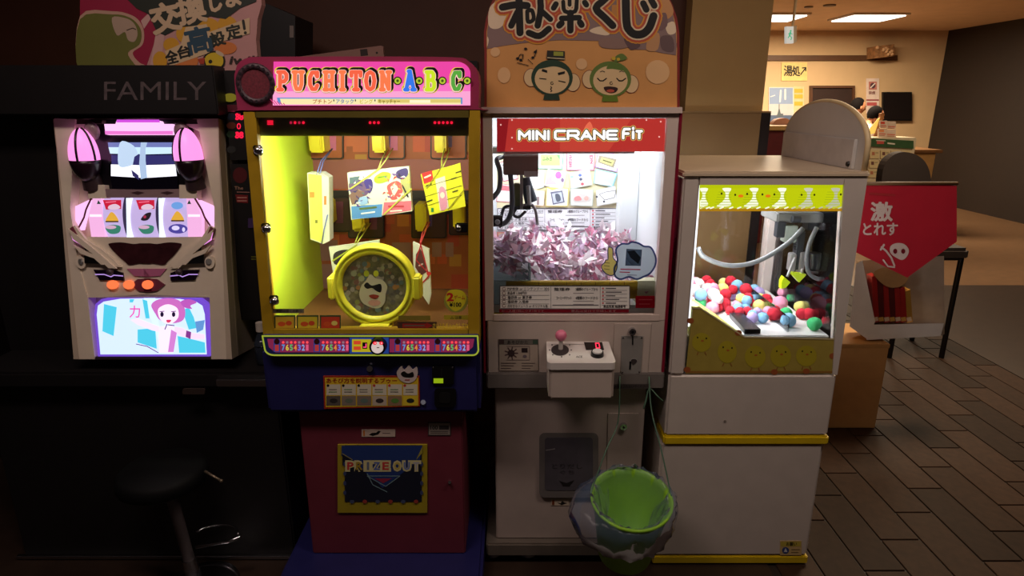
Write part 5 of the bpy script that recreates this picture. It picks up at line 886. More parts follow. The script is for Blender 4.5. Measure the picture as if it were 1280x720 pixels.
def slot_machine():
    pl = PL((0, 2.05, 1.55), (0, -.75, .12)); XM = -1.165
    CR = mat('slot_frame_cream', (236, 220, 200), .38, var=.06); CR2 = mat('slot_frame_taupe', (206, 188, 168), .42, var=.06); MARN = mat('slot_maroon', (128, 58, 76), .35, var=.1); PINKP = mat('slot_pink', (196, 110, 150), .35, var=.05)
    t = thing('slot_machine', 'cream slot machine with glowing pink lamps and two lit picture screens', 'slot machine', (XM, 2.2, .755))
    def both(o_name, fn, parent, label=None):               # one part on each side of the machine
        for mir in (0, 1):
            b = B(); fn(b)
            if mir:
                for v in b.bm.verts: v.co.x = 2 * XM - v.co.x
                bmesh.ops.reverse_faces(b.bm, faces=b.bm.faces)
            b.done(o_name, parent, label)
    def sym(b, pts, front, thick, m):                       # outline of one half, closed by its mirror image
        a = [pl.pt(x, y, front) for x, y in pts]; a = a + [Vector((2 * XM - p.x, p.y, p.z)) for p in reversed(a)]
        return b.prism(a, [p - pl.n * thick for p in a], m)
    def symp(b, pts, off, m):
        a = [pl.pt(x, y, off) for x, y in pts]; b.face([b.bm.verts.new(p) for p in a + [Vector((2 * XM - p.x, p.y, p.z)) for p in reversed(a)]], m)
    body = B(); sym(body, [(180, 148), (272, 148), (290, 449), (180, 449)], -.04, .40, CR2); bd = body.done('cabinet', t)
    both('side_column', lambda b: (b.slab([(246, 149), (272, 148), (290, 449), (264, 449), (262, 372), (268, 330), (268, 260)], pl, 0, .05, CR), b.slab([(273, 149), (272, 149), (290, 449), (283, 449)], pl, .001, .04, CR2)), t)
    # top lamp
    b = B(); sym(b, [(180, 150), (240, 149), (240, 240), (180, 240)], -.03, .012, mat('slot_back_black', (20, 16, 24), .3)); b.done('upper_panel', t)
    b = B(); sym(b, [(180, 151), (200, 151), (202, 155), (216, 155), (216, 168), (180, 168)], -.012, .02, glow(250, 190, 236, 1.25)); symp(b, [(180, 149.5), (199, 149.5), (200, 153), (180, 153)], -.011, glow(214, 80, 226, 1)); symp(b, [(180, 164), (216, 163.6), (216, 168), (180, 168)], -.011, glow(236, 120, 210, 1)); b.done('top_lamp', t, 'pink glowing top lamp')
    b = B(); sym(b, [(180, 177), (222, 177), (222, 237), (180, 237)], -.022, .01, mat('screen_black', (14, 12, 26), .15)); sc = b.done('upper_screen', t, 'lit screen with white stripes')
    b = B()
    symp(b, [(180, 178), (219, 178), (219, 184), (180, 184)], -.0215, glow(110, 120, 180, 1)); symp(b, [(180, 184), (219, 184), (218, 192), (180, 193)], -.0215, glow(196, 226, 250, 1.1)); symp(b, [(180, 194), (217, 193.5), (218, 205), (180, 206)], -.0215, glow(52, 50, 110, .9)); symp(b, [(180, 206.5), (219, 205.5), (221, 220), (180, 222.5)], -.0215, glow(246, 246, 255, 1.3))
    FG = glow(176, 200, 232, .95); b.poly([(176, 178), (184, 178), (182, 186), (182, 200), (184, 222), (176, 224), (174, 204)], pl, -.0205, FG); b.poly(smooth([(150, 178), (164, 180), (172, 190), (170, 202), (160, 208), (148, 206)]), pl, -.0206, glow(190, 214, 240, 1)); b.poly([(164, 212), (173, 219), (174, 225), (166, 220)], pl, -.0203, glow(50, 46, 100, .9)); b.poly([(168, 196), (174, 192), (174, 206), (166, 206)], pl, -.0203, glow(52, 50, 110, .9)); b.done('screen_picture', sc)
    # egg lamps on both sides
    def egg(b):
        c = pl.pt(235.5, 194, .012); k = px(pl, 235, 194); up = Vector((-.02, 0, 1)); prof = [(16.8 * k * math.sin(math.pi * i / 18) * (1 + .06 * math.cos(math.pi * i / 18)), -33 * k * math.cos(math.pi * i / 18)) for i in range(19)]
        b.lathe(prof[8:], c, up, glow(250, 150, 222, 1.15), 28); b.lathe([(r * 1.03, h) for r, h in prof[:9]] + [(prof[8][0] * .9, prof[8][1])], c, up, mat('egg_cup', (34, 14, 28), .3), 28)
        for a in (-1.25, -.1): b.tube([c + Vector((prof[i][0] * 1.02 * math.sin(a), -prof[i][0] * 1.02 * math.cos(a), prof[i][1])) for i in range(8, 18)], .0035, mat('egg_cup', (34, 14, 28), .3), 6)
        b.cyl(c + Vector((0, .01, -.050)), c + Vector((0, .02, -.105)), .024, .030, mat('egg_foot', (56, 40, 44), .4), 18)
    both('egg_lamp', egg, t, 'pink glowing egg shaped lamp in a dark cup')
    both('lamp_socket', lambda b: b.ball(pl.pt(227, 164, .0), .023, mat('socket_mauve', (150, 120, 128), .35), 3, (1, .7, 1.25)), t); both('corner_block', lambda b: b.slab(rect(224, 231, 246, 248), pl, -.006, .03, CR), t)
    both('upper_bracket', lambda b: (b.slab([(216, 150), (250, 149), (250, 155), (217, 154)], pl, -.008, .02, mat('bracket_dark', (66, 52, 46), .4)), b.slab([(228, 155), (250, 155), (252, 166), (240, 160)], pl, -.004, .02, CR)), t)
    # band over the reels
    b = B(); sym(b, [(180, 237), (236, 236), (243, 247), (180, 247)], -.008, .03, PINKP if 0 else mat('band_rose_grey', (150, 124, 128), .35)); bb = b.done('reel_band', t)
    b = B()
    for x in (172, 209): b.poly([(x - 9, 241), (x, 239), (x + 9, 241), (x, 243.4)], pl, -.0074, ink(66, 36, 44))
    b.done('band_print', bb)
    # reels
    b = B(); sym(b, [(180, 247), (244, 247), (256, 262), (250, 297), (180, 297)], -.034, .005, mat('reel_shade', (52, 46, 70), .4)); rw = b.done('reel_window', t)
    REEL = mat('reel_lit', (196, 176, 226), .4, emit=.95)
    for n_, (x0, x1) in enumerate(((122, 157), (164, 198), (204, 239))):
        a, e = pl.pt(x0, 272, -.028), pl.pt(x1, 272, -.028); k = px(pl, 180, 272); R = .075
        b = B(); ax = (e - a).normalized(); P = []
        for i in range(13):
            th = math.radians(-42 + 84 * i / 12); P.append((-.030 + (math.cos(th) - math.cos(math.radians(42))) * R * .9, math.sin(th) / math.sin(math.radians(42)) * 25 * k))
        up = Vector((0, -.12, -.75)).normalized() * -1
        va = [b.bm.verts.new(a + pl.n * (q[0] + .028) + up * q[1]) for q in P]; vb = [b.bm.verts.new(e + pl.n * (q[0] + .028) + up * q[1]) for q in P]
        for i in range(12): b.face((va[i], vb[i], vb[i + 1], va[i + 1]), REEL, True)
        rl = b.done('reel', rw, 'lit reel with coloured symbols'); d = B(); o_ = -.0085; cx = (x0 + x1) / 2 + 1
        sy = {0: (('r', 256), ('b', 271), ('m', 287)), 1: (('r', 256), ('c', 271), ('m', 287)), 2: (('e', 257), ('b', 270), ('p', 286))}[n_]
        for s_, y in sy:
            if s_ == 'r': d.poly([(cx - 12, y - 6), (cx + 11, y - 6), (cx + 11, y + 5), (cx - 8, y + 6)], pl, o_, glow(206, 30, 60, .9)); d.poly(smooth([(cx - 4, y + 1), (cx + 4, y - 1), (cx + 10, y + 3), (cx + 4, y + 6), (cx - 5, y + 5)]), pl, o_ + .0004, glow(230, 200, 220, .9)); d.line([(cx - 8, y - 3), (cx + 4, y - 4)], 1.4, pl, o_ + .0004, glow(240, 110, 140, .9))
            if s_ == 'c': d.poly(smooth([(cx - 6, y + 3), (cx, y - 4), (cx + 7, y - 5), (cx + 4, y + 3), (cx - 2, y + 5)]), pl, o_, ink(70, 60, 80)); d.poly(ell(cx - 1, y, 2, n=8), pl, o_ + .0004, glow(170, 50, 80, .8))
            if s_ == 'm': d.poly(smooth([(cx - 9, y - 3), (cx, y - 6), (cx + 10, y - 4), (cx + 8, y + 4), (cx - 3, y + 5)]), pl, o_, glow(60, 130, 110, .9)); d.poly(ell(cx - 2, y - 3, 7, 2.4, 12), pl, o_ + .0004, glow(214, 170, 200, .9))
            if s_ == 'e': d.poly(ell(cx - 1, y, 7.4, 4.6, 18), pl, o_, glow(110, 160, 226, .95))
            if s_ == 'b': d.poly(smooth([(cx - 8, y + 6), (cx - 5, y - 2), (cx - 1, y - 6), (cx + 4, y - 2), (cx + 7, y + 6)]), pl, o_, glow(226, 170, 60, .95)); d.line([(cx - 8, y + 6), (cx + 7, y + 6)], 1.6, pl, o_ + .0004, ink(90, 60, 50))
            if s_ == 'p': d.poly(ell(cx, y, 12, 6, 18), pl, o_, glow(80, 70, 160, .9)); d.poly(ell(cx - 3, y - 1, 5, 3, 12), pl, o_ + .0004, glow(220, 210, 250, 1)); d.poly(ell(cx + 7, y + 1, 2, 3, 8), pl, o_ + .0004, glow(220, 210, 250, 1))
        d.done('symbols', rl)
    for x in (157.5, 198): B().slab([(x, 247.5), (x + 4.5, 247.5), (x + 5.5, 296.5), (x + 1, 296.5)], pl, -.010, .02, glow(226, 240, 255, 1.2)).done('light_bar', rw)
    both('side_glow', lambda b: (b.slab([(233, 247), (243, 247), (252, 270), (252, 296), (235, 296)], pl, -.012, .02, glow(240, 178, 226, 1.0)), b.slab([(248, 250), (266, 258), (268, 276), (263, 288), (256, 270)], pl, -.010, .02, glow(246, 190, 240, 1.1)), b.poly(rect(235, 268, 250, 271), pl, -.0115, glow(255, 226, 246, 1.2)), b.poly([(234, 255), (236.5, 250), (239, 255)], pl, -.0115, ink(60, 130, 110))), t, 'pink glowing side panel')
    both('side_ribs', lambda b: b.line([(243, 247), (252, 262), (256, 272), (264, 284)], 2.2, pl, -.008, MARN), t)
    # console
    b = B(); sym(b, [(180, 297), (252, 296), (268, 300), (268, 372), (250, 372), (180, 368)], -.004, .06, CR); co = b.done('console', t)
    b = B(); sym(b, smooth([(180, 306), (196, 305), (210, 303), (224, 304), (226, 307), (218, 318), (209, 327), (204, 331), (190, 329), (178, 330)])[2:-6], 0, .004, mat('console_dark', (60, 26, 32), .25, var=.4, scale=30)); b.done('display_plate', co)
    both('swoosh', lambda b: (b.slab([(262, 282), (268, 285), (262, 300), (240, 322), (228, 332), (212, 334), (222, 322), (232, 312), (250, 300)], pl, .008, .012, CR), b.slab([(263, 283), (268, 287), (265, 298), (250, 311), (250, 303), (258, 296)], pl, .012, .012, MARN), b.slab([(258, 297), (266, 290), (264, 300), (255, 306)], pl, .014, .004, glow(244, 150, 240, 1.1)), b.slab([(236, 317), (252, 308), (251, 313), (234, 318)], pl, .0125, .004, BLACK), b.slab([(230, 330), (240, 322), (254, 318), (255, 329)], pl, .0105, .006, BLACK)), co)
    both('swoosh_arm', lambda b: b.slab([(267, 286), (263, 299), (252, 308), (238, 320), (224, 335), (214, 336), (226, 324), (238, 312), (252, 299)], pl, .0155, .008, CR), co); both('swoosh_arm', lambda b: b.slab([(264, 306), (256, 317), (240, 323), (232, 331), (228, 331), (238, 319), (254, 312)], pl, .0158, .008, CR), co)
    both('bolt', lambda b: (b.slab(ell(262, 328, 6.4, 8, 18), pl, .006, .012, CR), b.cyl(pl.pt(261, 327, .006), pl.pt(261, 327, .010), .010, .009, STEEL, 14)), co)
    both('lever_plate', lambda b: (b.slab([(213, 341), (222, 338), (249, 337), (243, 350), (213, 351)], pl, .002, .006, mat('lever_plate', (44, 26, 52), .2, .5)), b.line([(213, 345), (224, 344), (228, 346), (236, 343), (247, 343)], 1.3, pl, .0026, glow(190, 150, 230, .9)), b.ball(pl.pt(224, 340, .012), .011, mat('lever_knob', (70, 56, 64), .25), 2)), co)
    b = B(); sym(b, [(180, 336), (208, 336), (200, 345), (180, 346)], 0, .004, PINKP); b.done('pink_panel', co)
    bp = B(); sym(bp, [(180, 348), (196, 349), (206, 356), (196, 364), (180, 365)], .001, .004, MARN); bo = bp.done('button_panel', co)
    for x in (140, 160.5, 184): B().slab(ell(x, 356, 6.8, 5.6, 18), pl, .006, .006, glow(255, 120, 70, 1.1)).done('stop_button', bo, 'glowing orange stop button')
    # lower screen
    out = [(180, 369), (226, 370), (248, 374), (256, 380), (259, 392), (262, 446), (180, 446)]
    b = B(); sym(b, out, -.006, .03, glow(120, 80, 214, .9)); ls = b.done('lower_screen', t, 'bright lit picture screen'); b = B(); o_ = -.0055
    inn = [(180, 372.5), (224, 373.5), (245, 377), (253, 382), (256, 393), (258.5, 443), (180, 443)]; symp(b, inn, o_, glow(206, 226, 255, 1.15))
    CY = glow(80, 206, 236, 1)
    for k, p_ in enumerate(([(178, 374), (184, 376), (187, 398), (182, 398)], [(162, 374), (168, 374), (166, 378), (162, 378)], [(228, 388), (236, 384), (242, 396), (246, 410), (236, 412)], [(172, 412), (194, 410), (196, 436), (172, 428)], [(222, 420), (240, 424), (256, 428), (257, 441), (224, 441)], [(244, 402), (256, 400), (254, 412), (246, 416)], [(130, 380), (146, 384), (142, 420), (128, 414)])): b.poly(p_, pl, o_ + .0003 + .0001 * k, CY if k != 5 else glow(100, 150, 214, 1))
    b.text('力', 162, 382, 175, 397, pl, o_ + .0012, glow(230, 90, 180, 1.1), .02); HAIR = glow(206, 110, 196, 1); SKN = glow(248, 226, 246, 1.15); LINE = glow(120, 70, 150, .8)
    b.poly(smooth([(189, 382), (194, 376), (204, 373), (216, 373), (226, 377), (231, 386), (231, 396), (226, 402), (214, 404), (200, 400), (194, 392)]), pl, o_ + .0012, HAIR); b.poly(smooth([(226, 377), (236, 374), (246, 378), (238, 382), (240, 386), (230, 384)]), pl, o_ + .0014, glow(190, 90, 190, 1)); b.poly(smooth([(198, 386), (206, 381), (214, 381), (222, 386), (223, 396), (217, 403), (210, 405), (202, 401), (198, 394)]), pl, o_ + .0016, SKN)
    for x in (202.5, 217): b.poly(ell(x, 393, 2.2, 3.2, 12), pl, o_ + .0019, ink(70, 50, 130)); b.line([(x - 3, 389.6), (x + 3, 389)], 1, pl, o_ + .0019, LINE)
    b.poly(smooth([(208, 400), (214, 400), (212, 403), (209, 403)]), pl, o_ + .0019, glow(220, 60, 110, 1))
    b.poly([(200, 408), (216, 407), (220, 418), (216, 441), (199, 441), (198, 420)], pl, o_ + .0013, glow(236, 226, 250, 1.15)); b.poly([(214, 412), (221, 416), (217, 440), (210, 440)], pl, o_ + .0015, glow(214, 130, 214, 1)); b.poly([(199, 408), (190, 405), (172, 398), (163, 400), (172, 406), (190, 413), (199, 415)], pl, o_ + .0013, glow(240, 220, 246, 1.15)); b.poly([(218, 408), (228, 410), (240, 416), (256, 418), (256, 424), (240, 424), (226, 420), (218, 416)], pl, o_ + .0013, glow(244, 214, 238, 1.1)); b.poly([(233, 413), (239, 415), (238, 424), (232, 421)], pl, o_ + .0016, glow(140, 60, 150, .9)); b.line([(209, 405), (206, 412)], 1.2, pl, o_ + .0017, LINE); b.line([(210, 406), (218, 407)], 1.2, pl, o_ + .0017, LINE); b.line([(170, 430), (184, 433), (198, 441)], 1, pl, o_ + .0016, LINE)
    b.done('screen_picture', ls)
    b = B(); sym(b, [(180, 446), (263, 446), (264, 449.5), (180, 449.5)], 0, .06, mat('chin_dark', (56, 44, 52), .4)); b.done('chin', t)
slot_machine()
# hall banner over the island
PBn = Y(2.08); b = B()
bo = [(100, 92), (328, 92), (322, 74), (320, 50), (322, 24), (327, 6), (326, -12), (100, -12)]
bt = thing('banner_board', 'pale pink printed banner board standing over the slot machine', 'sign', (-1.2, 2.09, PBn.pt(200, 92).z))
pb = b.slab(bo, PBn, 0, .03, mat('banner_pink', (190, 140, 136), .6, var=.05)).done('board', bt)
b = B(); o_ = .0006; MG = ink(150, 28, 62); PKL = ink(200, 158, 150); GRN = ink(40, 44, 36)
b.poly([(100, -6), (230, -6), (206, 36), (196, 44), (180, 92), (100, 92)], PBn, o_, MG); b.poly([(196, 20), (210, 30), (190, 78), (186, 70)], PBn, o_ + .0003, PKL) if 0 else None
b.poly([(186, 16), (196, 12), (180, 36), (176, 26)], PBn, o_ + .0003, PKL); b.poly([(196, 34), (206, 40), (200, 92), (186, 92)], PBn, o_ + .0003, PKL)
b.poly(smooth([(100, 20), (140, 14), (162, 18), (174, 26), (180, 40), (178, 56), (166, 66), (174, 78), (182, 82), (186, 92), (150, 96), (100, 92)]), PBn, o_ + .0006, ink(190, 150, 130)); b.poly(smooth([(100, 24), (140, 18), (160, 21), (172, 30), (177, 42), (174, 56), (160, 66), (168, 80), (176, 90), (150, 96), (100, 92)]), PBn, o_ + .0009, ink(104, 104, 46)); b.poly(smooth([(140, 22), (158, 23), (168, 30), (172, 42), (168, 52), (160, 50), (156, 40), (146, 44)]), PBn, o_ + .0012, ink(176, 150, 130)); b.line([(158, 38), (166, 35), (170, 37)], 1.2, PBn, o_ + .0015, ink(70, 50, 40))
b.poly([(150, -10), (322, -10), (320, 2), (300, 10), (282, 24), (262, 20), (246, 32), (226, 34), (206, 44), (196, 40), (186, 18), (170, 10)], PBn, o_ + .0015, GRN)
for s_, x0, y0, x1, y1, r in (('定', 150, -22, 185, 8, -8), ('交', 189, 4, 224, 40, -12), ('換', 222, -6, 256, 29, -10), ('し', 262, -12, 276, 14, -8), ('ま', 282, -18, 300, 8, -6), ('す', 304, -26, 322, 0, -4)):
    if s_ in '交換しま': b.text(s_, x0, y0, x1, y1, PBn, o_ + .0018, ink(200, 172, 140), .055, rot=r)
for x, y, rx, ry in ((200, 76, 9, 12), (214, 56, 10, 9), (232, 42, 12, 12), (258, 32, 16, 10), (284, 30, 12, 10), (232, 76, 16, 11), (282, 60, 14, 8)): b.poly(ell(x, y, rx, ry, 18), PBn, o_ + .0012, ink(206, 150, 40) if (x, y) not in ((232, 76), (282, 60)) else ink(206, 120, 60))
b.poly([(206, 64), (226, 55), (232, 34), (258, 30), (262, 40), (312, 22), (312, 42), (264, 56), (262, 66), (212, 83)], PBn, o_ + .0016, ink(206, 178, 140))
for s_, x0, y0, x1, y1 in (('全', 207, 63, 222, 79), ('台', 222, 57, 238, 72)): b.text(s_, x0, y0, x1, y1, PBn, o_ + .002, ink(34, 34, 30), .05, rot=-14)
b.text('高', 233, 34, 264, 66, PBn, o_ + .002, ink(44, 72, 90), .05, rot=-12)
for s_, x0, y0, x1, y1 in (('設', 263, 40, 281, 57), ('定', 283, 31, 301, 48)): b.text(s_, x0, y0, x1, y1, PBn, o_ + .002, ink(40, 44, 36), .05, rot=-12)
b.line([(304, 26), (305.6, 36)], 3.4, PBn, o_ + .002, ink(40, 40, 34)); b.poly(ell(306.6, 41, 2, n=10), PBn, o_ + .002, ink(40, 40, 34)); b.text('iwili', 288, 70, 322, 80, PBn, o_ + .002, ink(52, 40, 36), .025, shear=.25)
BD = ink(30, 26, 16); b.poly(smooth([(254, 72), (262, 65), (272, 64), (280, 70), (281, 80), (276, 87), (276, 92), (250, 92), (256, 84)]), PBn, o_ + .0022, BD); b.poly(smooth([(256, 73), (262, 67), (271, 66), (278, 71), (279, 79), (274, 86), (272, 92), (254, 92), (258, 84)]), PBn, o_ + .0025, ink(206, 176, 40)); b.poly([(247, 74), (256, 72), (255, 80), (250, 80)], PBn, o_ + .0025, ink(170, 60, 40)); b.poly(ell(263, 77, 2.4, 2.6, 10), PBn, o_ + .0028, BD); b.poly(smooth([(271, 63), (278, 66), (280, 70), (276, 70), (270, 66)]), PBn, o_ + .0028, ink(196, 176, 150))
b.done('board_print', pb)
# things between the slot machine and the yellow cabinet
dc = thing('data_counter', 'dark data counter with red lit digits half hidden by the yellow cabinet', 'display', (-.83, 2.1, 1.28)); PD = Y(2.07)
B().slab([(279, 88), (330, 88), (334, 200), (288, 200)], PD, 0, .045, BLK).done('housing', dc)
b = B(); b.slab(ell(287, 122, 8, 5.4, 18), PD, .006, .006, glow(120, 110, 30, .7)); b.slab([(281, 131), (300, 131), (300, 139), (285, 140)], PD, .003, .003, ink(96, 20, 40)); b.done('lamp', dc, 'dim yellow lamp over a red bar')
RD = glow(255, 30, 70, 1)
for y, s_ in ((146, '88'), (158, '0'), (169, '88')): B().text(s_, 294 + (2 if s_ == '0' else 0), y - 4, 304 if s_ != '0' else 301, y + 3.6, PD, .001, RD, .05 if s_ != '0' else .01).done('digits', dc, 'red lit digits')
for y, c in ((146, (30, 40, 60)), (157, (110, 50, 30)), (168, (34, 60, 36)), (187, (44, 44, 44))): B().slab(ell(289, y, 6, 4.4, 12), PD, .0012, .0012, ink(*c)).done('lamp_lens', dc)
np_ = thing('advert_board', 'dark panel with small red and white print beside the lower yellow cabinet hinge', 'sign', (-.83, 2.1, .80)); PN = Y(2.075)
B().slab([(288, 205), (338, 205), (346, 400), (300, 400)], PN, 0, .03, BLK).done('panel', np_)
b = B(); b.poly(ell(300, 219, 9, 10, 16), PN, .0006, ink(84, 18, 24)); b.text('The', 293, 233, 304, 237, PN, .001, ink(170, 130, 110), .01); b.line([(296, 240), (312, 240.4)], 1, PN, .001, ink(170, 120, 110)); b.poly([(294, 243), (310, 244), (310, 254), (296, 253)], PN, .0008, ink(120, 26, 30)); b.text('DANCE', 297, 244.5, 309, 248, PN, .0012, ink(190, 130, 120), .02) if 0 else b.line([(297, 247), (308, 247)], 1.4, PN, .0012, ink(190, 130, 120)); b.line([(297, 251), (308, 251)], 1.4, PN, .0012, ink(190, 130, 120)); b.slab(rect(310, 273, 320, 285), PN, .004, .004, ink(66, 44, 92)); b.line([(314, 321), (320, 321)], 1, PN, .001, ink(130, 130, 40)); b.line([(314, 324), (320, 324)], 1, PN, .001, ink(130, 130, 40)); b.done('print', np_)
# bottle
bc = Vector((Y(2.0).pt(325, 404).x, 2.0, .755)); zt = Y(2.0).pt(325, 403).z; k = px(Y(2.0), 325, 440); hB = zt - .755
bt = thing('drink_bottle', 'clear drink bottle with white cap on the black counter', 'bottle', bc); h1 = hB - 11 * k
b = B(); b.lathe([(0, 0), (.020, 0), (.026, .008), (.026, h1 * .55), (.024, h1 * .58), (.026, h1 * .61), (.026, h1 - .05), (.020, h1 - .022), (.0125, h1 - .006), (.0125, h1)], bc, (0, 0, 1), mat('bottle_dark_glass', (40, 46, 58), .12, var=.1), 24); b.done('bottle_body', bt)
B().cyl(bc + Vector((0, 0, h1)), bc + Vector((0, 0, hB)), .0155, .0145, mat('cap_white', (196, 186, 176), .4), 20).done('bottle_cap', bt)
# bar stool with grey post
st = thing('bar_stool', 'bar stool with black seat and leaning grey post before the slot machine', 'stool', (-1.1, 1.84, 0)); PO = Y(1.84)
a, e = PO.pt(237, 702), PO.pt(209, 600); dv = (e - a).normalized(); GP = mat('post_grey', (92, 82, 84), .45)
B().cyl(a, e, .0185, .0185, GP, 20).done('post', st); b = B(); b.cyl(a - dv * (a.z - .012) / dv.z, a + dv * .012, .026, .022, CHROME, 20); b.done('collar', st)
b = B(); top = e + dv * .02; b.lathe([(0, 0), (.12, 0), (.135, .012), (.135, .045), (.12, .06), (0, .064)], e + Vector((0, -.02, 0)), (0, 0, 1), mat('seat_black', (7, 6, 7), .7, spec=.2), 32); b.done('seat', st)
b0 = Vector((a.x, 1.84, 0)); b = B(); b.lathe([(0, .004), (.13, .0), (.13, .006), (.09, .016), (.03, .03), (0, .03)], b0 + Vector((.03, -.02, 0)), (0, 0, 1), CHROME, 36); b.done('base', st)
b = B(); c = b0 + Vector((.07, .03, .155)); b.tube([c + Vector((.085 * math.cos(x), .085 * math.sin(x), 0)) for x in [math.radians(k) for k in range(20, 160, 10)]], .004, CHROME, 6); b.tube([PO.pt(245, 684, .02), PO.pt(285, 677, 0), PO.pt(301, 671, 0)], .0055, CHROME, 8); b.done('footrest', st)
b = B(); b.tube([PO.pt(256, 589, .03), PO.pt(275, 600, .05)], .004, mat('lever_brass', (140, 124, 104), .35, .6), 8); b.ball(PO.pt(276.5, 601, .05), .0058, mat('lever_brass', (140, 124, 104), .35, .6), 2); b.done('height_lever', st)
# speaker and loose board on top of the wall side
sp = thing('loudspeaker', 'black loudspeaker box behind the edge of the banner', 'speaker', (-.93, 2.6, 1.56)); PSx = Y(2.55)
B().slab([(318, 6), (332, 4), (369, 20), (369, 90), (318, 92)], PSx, 0, .22, BLK).done('speaker_box', sp); B().slab(rect(362, 32, 367, 47), PSx, .002, .002, ink(130, 116, 110)).done('label_plate', sp)
B().box(-1.2, -.78, 2.5, 2.9, 1.57, 1.575, BLK).done('top_board', isl)
PLk = Y(2.44); b = B().slab([(364, 78), (372, 71), (476, 57), (479, 58), (480, 78)], PLk, 0, .018, mat('loose_board', (150, 108, 96), .55)); pk = b.done('loose_board', None, 'pale loose board lying on top of the PUCHITON cabinet', 'board')
b = B(); b.slab([(450, 62), (459, 61), (460, 69), (451, 70)], PLk, .001, .001, ink(40, 22, 18)); b.slab(ell(471, 66, 1.4, n=8), PLk, .001, .001, ink(40, 22, 18)); b.done('label_mark', pk)
B().box(-.75, -.12, 2.35, 2.47, 1.58, Y(2.44).pt(420, 78).z, DARK).done('rear_hood', S.objects['prize_machine']) if Y(2.44).pt(420, 78).z > 1.585 else None
# ---------------------------------------------------------------- aisle side: box, bag, snacks, red banner
cb = thing('carton_box', 'tall brown carton under the white shopping bag by the aisle', 'box', (1.66, 3.1, 0)); CART = mat('carton_brown', (206, 156, 96), .7, var=.08)
zt = Y(2.94).pt(1070, 431).z; B().box(1.50, 1.855, 2.94, 3.25, 0, zt, CART, .004).done('carton', cb)
b = B().box(1.498, 1.857, 2.938, 3.252, zt - .02, zt + .004, mat('carton_lid', (190, 142, 84), .7), .003); b.done('carton_lid', cb)
Pb = Y(2.97); PAP = mat('paper_white', (236, 226, 214), .6, var=.05)
bg = thing('shopping_bag', 'white paper shopping bag leaning open on the brown carton', 'bag', (1.72, 3.05, zt))
b = B()
BL = [(1072, 300), (1096, 318), (1084, 404), (1130, 406), (1172, 408), (1166, 424), (1082, 427), (1061, 410), (1064, 380)]
fz = zt + .006
def bp(x, y, o=0): p = Pb.pt(x, y, o); p.z = max(p.z, fz); return p
b.prism([bp(x, y, 0) for x, y in [(1070, 330), (1078, 326), (1094, 402), (1084, 424), (1062, 408)]], [bp(x, y, -.14) for x, y in [(1070, 330), (1078, 326), (1094, 402), (1084, 424), (1062, 408)]], PAP)
b.prism([bp(x, y, .004) for x, y in [(1084, 406), (1180, 404), (1176, 420), (1083, 425)]], [bp(x, y, -.14) for x, y in [(1084, 406), (1180, 404), (1176, 420), (1083, 425)]], PAP)
b.done('bag_body', bg)
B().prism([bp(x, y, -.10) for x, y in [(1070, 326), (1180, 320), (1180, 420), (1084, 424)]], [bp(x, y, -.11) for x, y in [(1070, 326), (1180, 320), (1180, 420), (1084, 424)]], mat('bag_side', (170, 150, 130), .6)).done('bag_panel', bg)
RP = [mat('snack_red', (150, 34, 30), .3, var=.1), mat('snack_dark', (84, 26, 24), .35, var=.1), mat('snack_gold', (190, 140, 60), .3, .3)]
for k in range(7):
    x = 1090 + k * 7; b = B(); m = RP[(0, 1, 0, 1, 0, 0, 2)[k]]; P = [(x, 346 + k * 3), (x + 6, 344 + k * 3), (x + 9, 402), (x + 2, 404)]
    c0 = [Pb.pt(a, e, -.012) for a, e in P]; b.prism(c0, [p + Vector((0, .05, 0)) for p in c0], m); b.poly([(x + 1, 397), (x + 7, 396), (x + 8, 401), (x + 2, 402)], Pb, -.0112, ink(196, 150, 70) if k % 2 else ink(206, 180, 150))
    b.done('snack_pack', None, ('first', 'second', 'third', 'fourth', 'fifth', 'sixth', 'seventh')[k] + ' snack packet counted from the white bag edge', 'snack', 'snack packets standing in the white bag')
b = B(); b.prism([Pb.pt(x, y, .0) for x, y in smooth([(1092, 342), (1106, 334), (1124, 336), (1136, 346), (1126, 358), (1108, 358)])], [Pb.pt(x, y, -.05) for x, y in smooth([(1092, 342), (1106, 334), (1124, 336), (1136, 346), (1126, 358), (1108, 358)])], mat('snack_wrap_tan', (170, 126, 80), .3, var=.15)); b.done('snack_pouch', None, 'tan crinkled pouch lying over the snack packets', 'snack')
Pr = Y(2.12); fl = thing('shop_banner', 'red pointed cloth banner with white writing beside the low white machine', 'banner', (1.3, 2.12, Pr.pt(1120, 340).z))
REDC = mat('banner_red', (186, 22, 44), .65, var=.06); ob = [(1079, 229), (1196, 232), (1196, 302), (1134, 347), (1067, 314)]
fb = B().slab(ob, Pr, 0, .004, REDC).done('cloth', fl)
b = B(); WB = ink(220, 196, 186); b.text('激', 1089, 253, 1115, 276, Pr, .0008, WB, .05); b.text('とれす', 1079, 279, 1122, 294, Pr, .0008, WB, .04); b.poly([(1122, 250), (1125, 250), (1125, 275), (1122, 275)], Pr, .0008, WB) if 0 else None
b.poly(smooth([(1113, 308), (1120, 304), (1130, 305), (1136, 312), (1134, 320), (1128, 325), (1120, 322), (1113, 316)]), Pr, .0008, WB)
b.line([(1102, 309), (1108, 314), (1114, 322), (1118, 332)], 2.4, Pr, .0008, WB); b.line([(1101, 312), (1105, 306)], 2.6, Pr, .0008, WB); b.line([(1104, 325), (1110, 333), (1118, 334)], 2, Pr, .0008, WB)
for x in (1119, 1129): b.poly(ell(x, 314, 2.6, 3.2, 10), Pr, .0012, ink(120, 14, 30))
b.line([(1088, 242), (1118, 244)], 3, Pr, .0006, ink(170, 40, 44)); b.done('cloth_print', fb)
